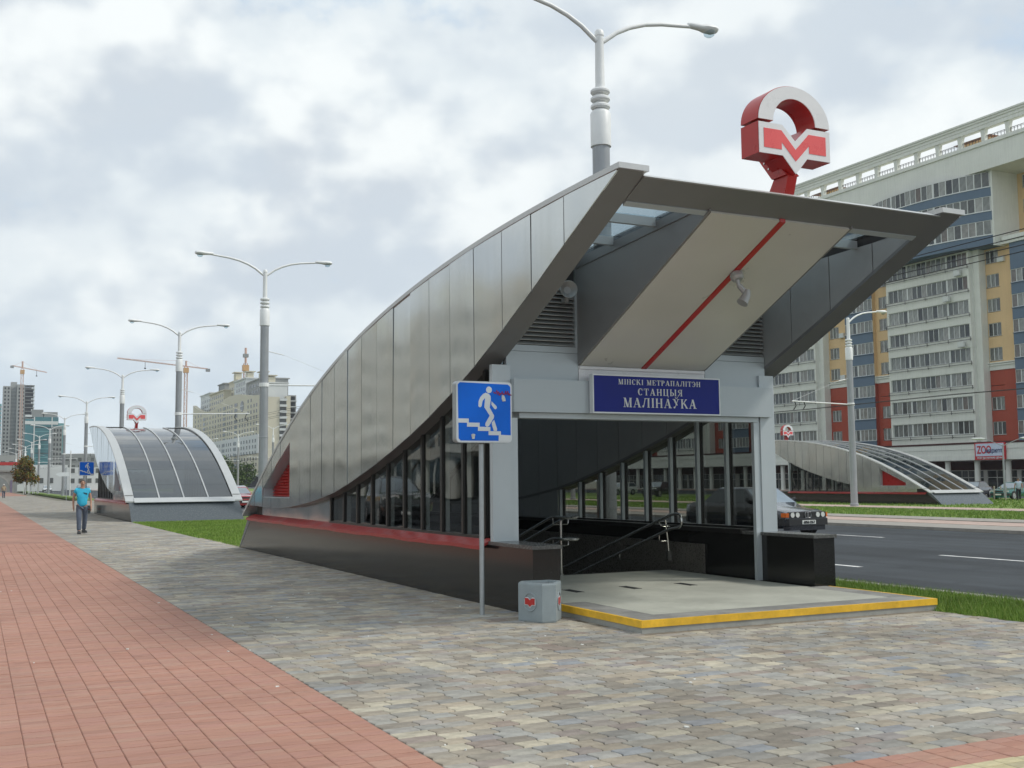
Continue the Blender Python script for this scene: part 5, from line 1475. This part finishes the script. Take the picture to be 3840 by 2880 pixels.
# ------------------------------------------------------------------ plants, stakes
m_bark = mat('bark', (.09, .07, .05), .9, var=.3, scale=6, bump=.4)
m_autumn = mat('autumn leaves', None, .7, var=.2, scale=.8, rand=('island', [(0, (.09, .115, .022)), (.45, (.15, .15, .03)), (.75, (.22, .14, .03)), (1, (.28, .10, .02))]), spec=.2)
m_green = mat('green leaves', None, .7, var=.25, scale=.5, rand=('island', [(0, (.035, .06, .012)), (.5, (.06, .10, .02)), (1, (.10, .14, .035))]), spec=.2)


def tree(loc, label, h, w, trunk_h, leafm, n=900, leaf=.35, cat='tree', cone=.4, name='broadleaf_tree', lobes=9):
    X0, Y0, Z0 = loc
    root = empty(name, loc, label, cat)
    mb = MB(); rnd = random.Random(int(X0 * 7 + Y0))
    mb.tube([(X0, Y0, Z0 - .2), (X0 + .05, Y0, Z0 + trunk_h), (X0 - .05, Y0 + .05, Z0 + h * .8)], lambda t: w * .035 * (1 - .8 * t) + .02, 7)
    cl = []
    for k in range(lobes):
        a = rnd.uniform(0, 2 * PI); t = rnd.uniform(.0, 1); z = trunk_h + (h - trunk_h) * (.12 + .8 * t); r_ = w / 2 * (1 - cone * t) * rnd.uniform(.35, .75)
        c = Vector((X0 + r_ * math.cos(a), Y0 + r_ * math.sin(a), Z0 + z)); cl.append((c, w * rnd.uniform(.16, .27)))
        mb.tube([(X0, Y0, Z0 + min(z * .8, trunk_h + .3 * (h - trunk_h))), tuple(c)], lambda t: .05 * (1 - .7 * t), 5)
    cl.append((Vector((X0, Y0, Z0 + h * .88)), w * .2)); cl.append((Vector((X0, Y0, Z0 + trunk_h + .45 * (h - trunk_h))), w * .33))
    mb.build('trunk', m_bark, root, smooth=True)
    mb = MB()
    for i in range(n):
        c, r_ = cl[i % len(cl)]
        d = Vector((rnd.gauss(0, 1), rnd.gauss(0, 1), rnd.gauss(0, .8))).normalized() * r_ * rnd.uniform(.4, 1.08)
        p = c + d; u = Vector((rnd.gauss(0, 1), rnd.gauss(0, 1), rnd.gauss(0, 1))).normalized(); v = u.cross(Vector((rnd.gauss(0, 1), rnd.gauss(0, 1), rnd.gauss(0, 1)))).normalized(); s_ = leaf * rnd.uniform(.5, 1.2)
        mb.add([p - u * s_ * .5, p + v * s_ * .3, p + u * s_ * .5, p - v * s_ * .3], [(0, 1, 2, 3)])
    mb.build('crown', leafm, root, recalc=False)
    return root


tree((8.75, 224, 0), 'small autumn tree with brown and orange leaves beside the left path', 6.4, 5.4, 1.5, m_autumn, 5200, .42, cone=.5, lobes=16)
for i, (x, y, h, w) in enumerate(((66, 330, 9, 9), (60, 300, 6, 7), (72, 330, 7, 9))):
    tree((x, y, 0), ['dark green tree below the cream building, left of the grey pole', 'low green bush below the cream building, behind the red car', 'green tree below the cream building, right of the grey pole'][i], h, w, 1.0, m_green, 1500, .8, cone=.2)
stk = None
for k in range(8):
    x, y = 8.1 + .42 * k, 214 + (k % 2) * 3 + 1.2 * k
    root = empty('tree_stake', (x, y, 0), 'pale stake in the row below the autumn tree', 'stake', 'stakes below the autumn tree'); mb = MB(); mb.tube([(x, y, 0), (x + random.uniform(-.05, .05), y, 2.1)], .07, 7); mb.build('post', m_frame, root)
m_wood = mat('pale wooden stake', (.42, .36, .29), .85, var=.15)
for k, (a, b) in enumerate(((1585, 1145), (1620, 1150), (1722, 1215), (1828, 1215), (1912, 1222))):
    sx, sy = 3340 + a / 4.424, 1600 + b / 4.424
    d = fw + (sx - 1920) / FPX * rt - (sy - 1440) / FPX * up; t = -1.9 / d.z; p = CAMLOC + d * t
    h_ = (b - (950, 965, 985, 985, 985)[k]) / 4.424 / FPX * t
    root = empty('tree_stake', (p.x, p.y, -.25), ['leftmost', 'second', 'third', 'fourth', 'rightmost'][k] + ' of the five pale wooden stakes by the green car', 'stake', 'wooden stakes by the green car')
    mb = MB(); mb.tube([(p.x, p.y, -.3), (p.x + .04, p.y, -.25 + h_)], .055, 8); mb.build('post', m_wood, root)

# ------------------------------------------------------------------ far buildings on the left
m_bcream = mat('cream facade', (.60, .56, .44), .85, var=.05, scale=.06); m_bpale = mat('white facade', (.62, .64, .63), .85, var=.04, scale=.05); m_win = mat('far window', (.10, .105, .10), .2, var=.2, scale=.1, spec=.6)
m_bconc = mat('raw concrete', (.34, .345, .33), .9, var=.08, scale=.08); m_teal = mat('teal curtain wall', (.03, .155, .175), .12, .1, var=.3, scale=.05, spec=.7); m_teal2 = mat('pale teal panel', (.12, .30, .31), .2, var=.15, scale=.05); m_grey = mat('grey facade', (.26, .27, .265), .85, var=.08, scale=.06)
m_crane = mat('faded orange crane steel', (.56, .36, .28), .6, var=.1); m_crane2 = mat('amber crane cab', (.58, .34, .14), .5)

CB = empty('apartment_block', (112, 560, 0), 'cream apartment block with a wavy roofline and a round window beyond the left entrance', 'building')
wav = [(480, 40.2), (495, 41.0), (508, 42.2), (520, 43.4), (531, 43.9), (541, 44.1), (550, 43.8), (562, 42.6), (573, 41.1), (582, 40.1), (591, 39.7), (603, 40.0), (617, 41.2), (630, 43.2), (643, 46.0)]
def wv(y): return float(np.interp(y, [p[0] for p in wav], [p[1] for p in wav]))
mb = MB(); mb.prism([(480, 22.9)] + [(y, 22.9) for y in (643,)] + wav[::-1], 'x', 112, 114); mb.build('facade', m_bcream, CB)
mb = MB(); mb.box(111.6, 480, 14.6, 114, 600, 22.88); mb.build('white_band', m_bpale, CB)
mb = MB(); mb.box(112, 480, 5, 114, 643, 14.55); mb.build('facade', m_bcream, CB)
mb = MB(); mb.box(111.4, 478, 4.4, 128, 643, 4.98); mb.build('ledge', m_bpale, CB)
mb = MB(); mb.box(113, 481, -.2, 128, 642, 4.39); mb.build('ground_floor', m_dark, CB)
mb = MB(); mb.box(114.01, 480, 5, 121, 484, 39.5); mb.box(124.2, 480.4, 5, 126, 484, 40); mb.build('end_wall', m_bcream, CB)
for k in range(13):
    mb = MB(); mb.box(121, 479.2, 6 + 2.65 * k, 124.2, 483, 7.0 + 2.65 * k); mb.build('balcony', m_bpale, CB)
mb = MB(); mb.box(121, 481, 5, 124.2, 484, 39); mb.build('balcony_core', m_win, CB)
mb = MB(); mb.box(126.01, 482, 5, 129, 486, 40.6); mb.build('frame_wing', m_bconc, CB)
for k in range(13):
    mb = MB(); mb.box(126.1, 480.8, 6 + 2.65 * k, 129.2, 482, 6.3 + 2.65 * k); mb.build('frame_slab', m_bpale, CB)
    mb = MB(); mb.box(126.6, 481.6, 6.5 + 2.65 * k, 128.4, 481.99, 8.2 + 2.65 * k); mb.build('opening', m_dark, CB)
# set-back upper blocks
for (x0, y0, x1, y1, z1, mm) in ((117, 486, 126, 500, 46, m_bpale), (118, 500, 130, 530, 49.5, m_bconc), (117, 530, 130, 556, 52, m_bpale), (119, 556, 130, 578, 53.5, m_bcream), (115.5, 574, 126, 612, 49.5, m_bcream), (116, 612, 128, 642, 51.0, m_bpale), (119, 590, 130, 606, 54.5, m_grey)):
    mb = MB(); mb.box(x0, y0, 38, x1, y1, z1); mb.box(x0 - .6, y0 - .6, z1 + .001, x1 + .6, y1 + .6, z1 + .5); up_b = mb.build('upper_block', mm, CB)
    mb = MB(); y = y0 + 3
    while y < y1 - 3:
        for z in (41.5, 44.4, 47.3, 50.0):
            if z < z1 - 1.5: mb.box(x0 - .06, y, z - .8, x0 + .1, y + 2.6, z + .8)
        y += 5.2
    if mb.v: mb.build('windows', m_win, up_b, kind='stuff')
for (x, y, z) in ((118.5, 560, 54), (118.5, 533, 52), (119, 507, 49.5), (118, 488, 46)):
    mb = MB(); mb.box(x, y, z, x + 3, y + 5, z + 3.2); mb.box(x - .8, y - .8, z + 3.6, x + 3.8, y + 5.8, z + 4.0); mb.build('chimney', m_bcream, CB)
q = MB(); q.box(-.08, -.9, -.75, .1, .9, .75); wm = q.mesh('window'); wm.materials.append(m_win)
q = MB(); q.box(-.08, -3.2, -.8, .1, 3.2, .8); wm2 = q.mesh('window'); wm2.materials.append(m_win)
nwin = 0
for k in range(13):
    z = 7.0 + 2.65 * k
    for y, wide in ((485, 0), (490, 0), (496, 0), (502, 0), (508, 0), (513.5, 0), (519, 0), (528, 1), (537, 0), (542, 0), (547, 0), (555, 1), (564, 0), (570, 0), (577, 0), (584, 0), (592, 0), (600, 0), (608, 1), (618, 0), (626, 0), (635, 0)):
        if z > wv(y) - 2.2: continue
        if 14.2 < z < 23.3 and y > 600: pass
        if 33 < z < 41 and 507 < y < 521: continue
        xx = 111.55 if 14.6 < z < 22.9 and y < 600 else 111.95
        nwin += 1
        if nwin > 290: continue
        inst('window', wm2 if wide else wm, CB, (xx, y, z))
mb = MB(); mb.prism([(514.5 + 3.7 * math.cos(a), 37.3 + 2.6 * math.sin(a)) for a in np.linspace(0, 2 * PI, 29)[:-1]], 'x', 111.85, 112.1); rw = mb.build('round_window', m_win, CB)
mb = MB(); mb.box(111.78, 511, 37.2, 111.86, 518, 37.6); mb.build('bar', m_bpale, rw)

TW = empty('unfinished_tower', (29, 930, 0), 'unfinished concrete tower with open floors, beside the left crane', 'building')
mb = MB(); mb.box(18.5, 930, 0, 24, 945, 78); mb.box(24, 933, 0, 28.3, 945, 81.5); mb.box(28.3, 930, 0, 34, 945, 79.5); mb.build('concrete_wall', m_bconc, TW)
mb = MB(); mb.box(34.01, 931, 0, 40, 944, 77.5); mb.build('open_core', m_dark, TW)
q = MB(); q.box(34.2, 929.6, -.18, 40.9, 945, .18); fm = q.mesh('floor_slab', (0, 0, 0)); fm.materials.append(m_bconc)
for k in range(27): inst('floor_slab', fm, TW, (TW.location.x, TW.location.y, 79.0 - 2.9 * k)).location = (-29 + 0 + 0, -930, 79.0 - 2.9 * k)
for k in range(27):
    for x in (36.4, 38.4, 40.4):
        if random.random() < .75:
            pass
mb = MB()
for k in range(27):
    z = 79 - 2.9 * k - 1.4
    mb.box(40.3, 929.9, z - 1.2, 40.8, 930.4, z + 1.2)
    if random.random() < .6: mb.box(38.6, 929.9, z - 1.2, 39.6, 930.2, z + .1)
mb.build('open_floor_posts', m_bpale, TW, kind='stuff')
q = MB(); q.box(-.55, -.1, -.75, .55, .1, .75); wt = q.mesh('window'); wt.materials.append(m_dark)
for k in range(25):
    z = 76.2 - 2.9 * k
    for x in (20.0, 22.4, 30.0, 32.8):
        inst('window', wt, TW, (x, 929.95, z))
mb = MB()
for k in range(26): mb.box(24.2, 932.5, 76 - 2.9 * k, 28.1, 933, 77.3 - 2.9 * k)
mb.build('loggia_bands', m_grey, TW, kind='stuff')

TE = empty('office_tower', (42, 800, 0), 'teal glass office block beside the unfinished tower', 'building')
for (x0, x1, z1, mm) in ((30, 35.4, 45.6, m_teal), (35.4, 50.5, 47, m_teal), (50.5, 54, 43, m_teal2)):
    mb = MB(); mb.box(x0, 800, 3, x1 - .01, 815, z1); mb.build('curtain_wall', mm, TE)
mb = MB(); mb.box(29.8, 799.7, 42, 50.3, 799.99, 44.2); mb.box(35.2, 799.6, 3, 35.9, 799.98, 47); mb.box(46.2, 799.6, 3, 46.8, 799.98, 47); mb.box(30, 801, 47.01, 34, 812, 48.5); mb.build('pale_frame', m_bpale, TE)
mb = MB(); mb.box(34, 801, 47.02, 41, 812, 52); mb.box(41.5, 801, 47.02, 50, 812, 50.5); mb.build('plant_room', m_grey, TE)
mb = MB(); mb.box(29, 798, -.2, 55, 816, 3); mb.build('base', m_grey, TE)
for k in range(13):
    mb = MB(); mb.box(35.95, 799.8, 5 + 2.9 * k, 46.15, 799.99, 5.5 + 2.9 * k); mb.build('floor_band', m_teal2 if k % 3 else m_dark, TE)
GB = empty('apartment_block', (44, 700, 0), 'grey apartment slab at the right side of the teal office block', 'building')
mb = MB(); mb.box(41.4, 700, 0, 46.4, 715, 36); mb.build('facade', m_grey, GB)
mb = MB()
for k in range(12):
    for x in (42.2, 43.9, 45.6): mb.box(x - .35, 699.9, 2 + 2.8 * k, x + .35, 700.1, 3.5 + 2.8 * k)
mb.build('windows', m_dark, GB, kind='stuff')
GB2 = empty('apartment_block', (11, 900, 0), 'teal and grey block cut by the left edge of the picture', 'building')
mb = MB(); mb.box(2, 900, 0, 17.2, 915, 62); mb.build('facade', m_teal2, GB2)
mb = MB()
for k in range(20): mb.box(2, 899.8, 2 + 3 * k, 17.3, 899.99, 3.2 + 3 * k)
mb.build('floor_bands', m_bconc, GB2, kind='stuff')


def crane(name, x, y, h, mastw, jib_from, jib_to, peak, label, m=m_crane):
    root = empty(name, (x, y, 0), label, 'tower crane')
    mb = MB(); w = mastw / 2; z = 0; step = mastw * 1.3
    for sx in (-1, 1):
        for sy in (-1, 1): mb.bar((x + sx * w, y + sy * w, 0), (x + sx * w, y + sy * w, h), mastw * .14)
    k = 0
    while z < h - step:
        s = 1 if k % 2 else -1
        mb.bar((x - s * w, y - w, z), (x + s * w, y - w, z + step), mastw * .09); mb.bar((x - w, y - s * w, z), (x - w, y + s * w, z + step), mastw * .09); mb.bar((x - w, y - w, z), (x + w, y - w, z), mastw * .09)
        z += step; k += 1
    mb.build('mast', m, root)
    mb = MB(); mb.box(x - mastw * .9, y - mastw * .9, h - mastw * 2.4, x + mastw * .9, y + mastw * .9, h - mastw * .6); mb.build('cab', m_crane2, root)
    a, b = Vector(jib_from), Vector(jib_to); up1 = Vector((0, 0, mastw * .8)); n = 26
    mb = MB(); mb.bar(a, b, mastw * .16); mb.bar(a + up1 * .4, b + up1 * .3, mastw * .12)
    for i in range(n):
        p, q_ = a.lerp(b, i / n), a.lerp(b, (i + 1) / n); mb.bar(p, q_ + up1 * .35, mastw * .07)
    mb.build('jib', m, root)
    pk = Vector((x, y, peak)); mb = MB(); mb.bar((x, y, h), pk, mastw * .5)
    mb.bar(pk, a.lerp(Vector((x, y, h)), .1), mastw * .05); mb.bar(pk, b.lerp(Vector((x, y, h)), .3), mastw * .05); mb.build('tower_head', m, root)
    d = (a - Vector((x, y, h)));  c = a if d.length < (b - Vector((x, y, h))).length else b
    mb = MB(); mb.box(c.x - mastw * .7, c.y - mastw * .7, c.z - mastw * .9, c.x + mastw * .7, c.y + mastw * .7, c.z + .2); mb.build('counterweight', m_grey, root)
    t = a.lerp(b, .3) if c is b else a.lerp(b, .7)
    mb = MB(); mb.bar(t, t - Vector((0, 0, mastw * 2.2)), mastw * .12); mb.box(t.x - .5, t.y - .5, t.z - mastw * 2.6, t.x + .5, t.y + .5, t.z - mastw * 2.2); mb.build('hook', m_black, root)
    return root


crane('tower_crane', 30.6, 900, 89, 1.7, (23.4, 898, 90.6), (48.5, 915, 88.0), 94.5, 'pale orange tower crane in front of the unfinished tower at the far left')
crane('tower_crane', 117.2, 700, 74.5, 1.7, (76.4, 700, 77.8), (131, 702, 73.4), 78, 'tower crane with a long jib behind the second lamp post, left of the cream block')
crane('tower_crane', 132.2, 600, 67, 1.8, (127.8, 580, 69.6), (145.3, 660, 71.5), 75.5, 'tower crane seen end-on rising over the roof of the cream block')

# overpass with arched portal, low buildings and clutter at the end of the road
m_stone = mat('weathered grey concrete', (.30, .30, .28), .9, var=.15, scale=.5, bump=.2, bscale=6); m_violet = mat('violet tiled edge', (.20, .17, .26), .7, var=.1)
PT = empty('arched_portal', (4.5, 256, 0), 'grey wall with an arched portal at the end of the left path', 'wall')
arcp = [(7.0 - (1 - math.cos(a)) * 3.0, .2 + 3.3 * math.sin(a)) for a in np.linspace(0, PI, 20)]
mb = MB(); mb.prism([(-18, -.2)] + [(1.0, -.2)] + arcp[::-1] + [(7.0, -.2), (7.75, -.2), (7.75, 4.4), (-18, 4.4)], 'y', 256, 257.4); mb.box(-18, 255.7, 4.41, 8.0, 257.6, 4.75); mb.build('wall', m_stone, PT)
mb = MB(); o_ = [(7.0 - (1 - math.cos(a)) * 3.0, .2 + 3.3 * math.sin(a)) for a in np.linspace(0, PI, 20)]; i_ = [(7.35 - (1 - math.cos(a)) * 3.35, .2 + 3.65 * math.sin(a)) for a in np.linspace(0, PI, 20)]
mb.prism(o_ + i_[::-1], 'y', 255.8, 255.995); mb.build('arch_ring', m_bconc, PT)
mb = MB(); mb.box(7.02, 255.7, -.1, 7.4, 255.79, 2.6); mb.build('tiled_edge', m_violet, PT)
mb = MB(); mb.box(-2, 275, 0, 9, 276, 4.2); mb.build('back_wall', m_grey, PT)
for i, (x0, x1, y, z, mm, l) in enumerate(((14, 30, 420, 8.5, m_bpale, 'low white building at the foot of the unfinished tower'), (31, 44, 460, 13.5, m_grey, 'grey low-rise block below the teal office block'), (45, 60, 440, 10.5, m_bpale, 'white low-rise block right of the grey low-rise'), (61, 82, 470, 12, m_grey, 'grey low-rise block behind the underpass sign'), (2, 12.5, 380, 11, m_bconc, 'concrete low-rise block behind the arched portal'), (9, 20, 300, 5.5, m_bpale, 'long white pavilion behind the autumn tree'), (24, 40, 340, 6.5, m_bpale, 'white flat-roofed pavilion left of the underpass sign'), (84, 108, 520, 14, m_bpale, 'white low-rise block at the left foot of the cream block'), (42, 58, 360, 5, m_grey, 'grey flat-roofed pavilion behind the man in turquoise'))):
    root = empty('low_building', ((x0 + x1) / 2, y, 0), l, 'building')
    mb = MB(); mb.box(x0, y, 0, x1, y + 12, z); mb.build('wall', mm, root)
    mb = MB(); zz = 2
    while zz < z - 1.2:
        x = x0 + 1
        while x < x1 - 1.5: mb.box(x, y - .08, zz, x + 1.2, y + .05, zz + 1.3); x += 2.3
        zz += 2.9
    mb.build('windows', m_win, root, kind='stuff')
BN = empty('banner', (9.5, 325, 0), 'red roadside banner left of the autumn tree', 'banner')
mb = MB(); mb.box(5.9, 325, 6.9, 12.9, 325.3, 7.75); mb.build('face', m_red, BN)
mb = MB(); mb.box(6, 325.3, 0, 6.3, 325.6, 6.5); mb.box(12.7, 325.3, 0, 13, 325.6, 6.5); mb.build('post', m_bconc, BN)
AS = empty('direction_sign', (8.2, 120, 0), 'small white arrow-shaped direction sign behind the lamp row on the left', 'road sign')
mb = MB(); mb.prism([(7.45, 2.66), (7.75, 2.86), (8.75, 2.86), (8.75, 2.46), (7.75, 2.46)], 'y', 119.95, 120); mb.build('arrow_board', m_signw, AS)
mb = MB(); mb.tube([(8.5, 120.05, 0), (8.5, 120.05, 2.8)], .035, 8); mb.build('pole', m_zinc, AS)
TP = empty('thin_mast', (12.29, 167, 0), 'thin white pole on the lawn left of the man in turquoise', 'pole')
mb = MB(); mb.tube([(12.29, 167, -.1), (12.29, 167, 6.4)], .07, 8); mb.build('mast', m_wpaint, TP)

# house on the left of the viewer: seen only in the cladding and panes of the entrance
m_lb = mat('beige facade', (.56, .52, .44), .85, var=.08, scale=.3)
LB = empty('apartment_block', (-36, 140, 0), 'beige apartment block mirrored in the steel cladding of the near entrance', 'building')
mb = MB(); mb.box(-50, 45, 4.2, -34, 270, 21); mb.build('facade', m_lb, LB)
mb = MB(); mb.box(-50, 45, 0, -38, 270, 4.19); mb.build('ground_floor', m_dark, LB)
for j in range(9):  # unseen bays added to give the cladding reflections light and dark contrast
    mb = MB(); mb.box(-34.9, 52 + 24 * j, 4.6, -33.2, 62 + 24 * j, 22.5); mb.build('added_white_bay', m_bwhite, LB)
    for k in range(5):
        mb = MB(); mb.box(-33.25, 53 + 24 * j, 5.6 + 3 * k, -33.12, 61 + 24 * j, 7.3 + 3 * k); mb.build('added_dark_balcony', m_win, LB)
q = MB(); q.box(-.05, -.9, -.75, .08, .9, .75); wl = q.mesh('window'); wl.materials.append(m_win)
for k in range(5):
    for j in range(48): inst('window', wl, LB, (-33.98, 48 + 4.6 * j, 6.2 + 3.0 * k))
mb = MB()
for j in range(48): mb.lathe([(.4, 0), (.4, 4.19)], -34.8, 47 + 4.6 * j, 10)
mb.build('columns', m_bwhite, LB, kind='stuff')

# ------------------------------------------------------------------ air
hz = bpy.data.materials.new('hazy air'); hz.use_nodes = True
nt = hz.node_tree; nt.nodes.clear()
pv = N('ShaderNodeVolumePrincipled'); pv.inputs['Color'].default_value = (.86, .92, 1, 1); pv.inputs['Density'].default_value = .00018; pv.inputs['Anisotropy'].default_value = .2
ho = N('ShaderNodeOutputMaterial'); L(pv.outputs[0], ho.inputs['Volume'])
mb = MB(); mb.box(-510, -310, -6, 810, 1610, 102); hb = mb.build('haze', hz); hb['kind'] = 'stuff'; hb['label'] = 'thin pale haze fading the far towers'
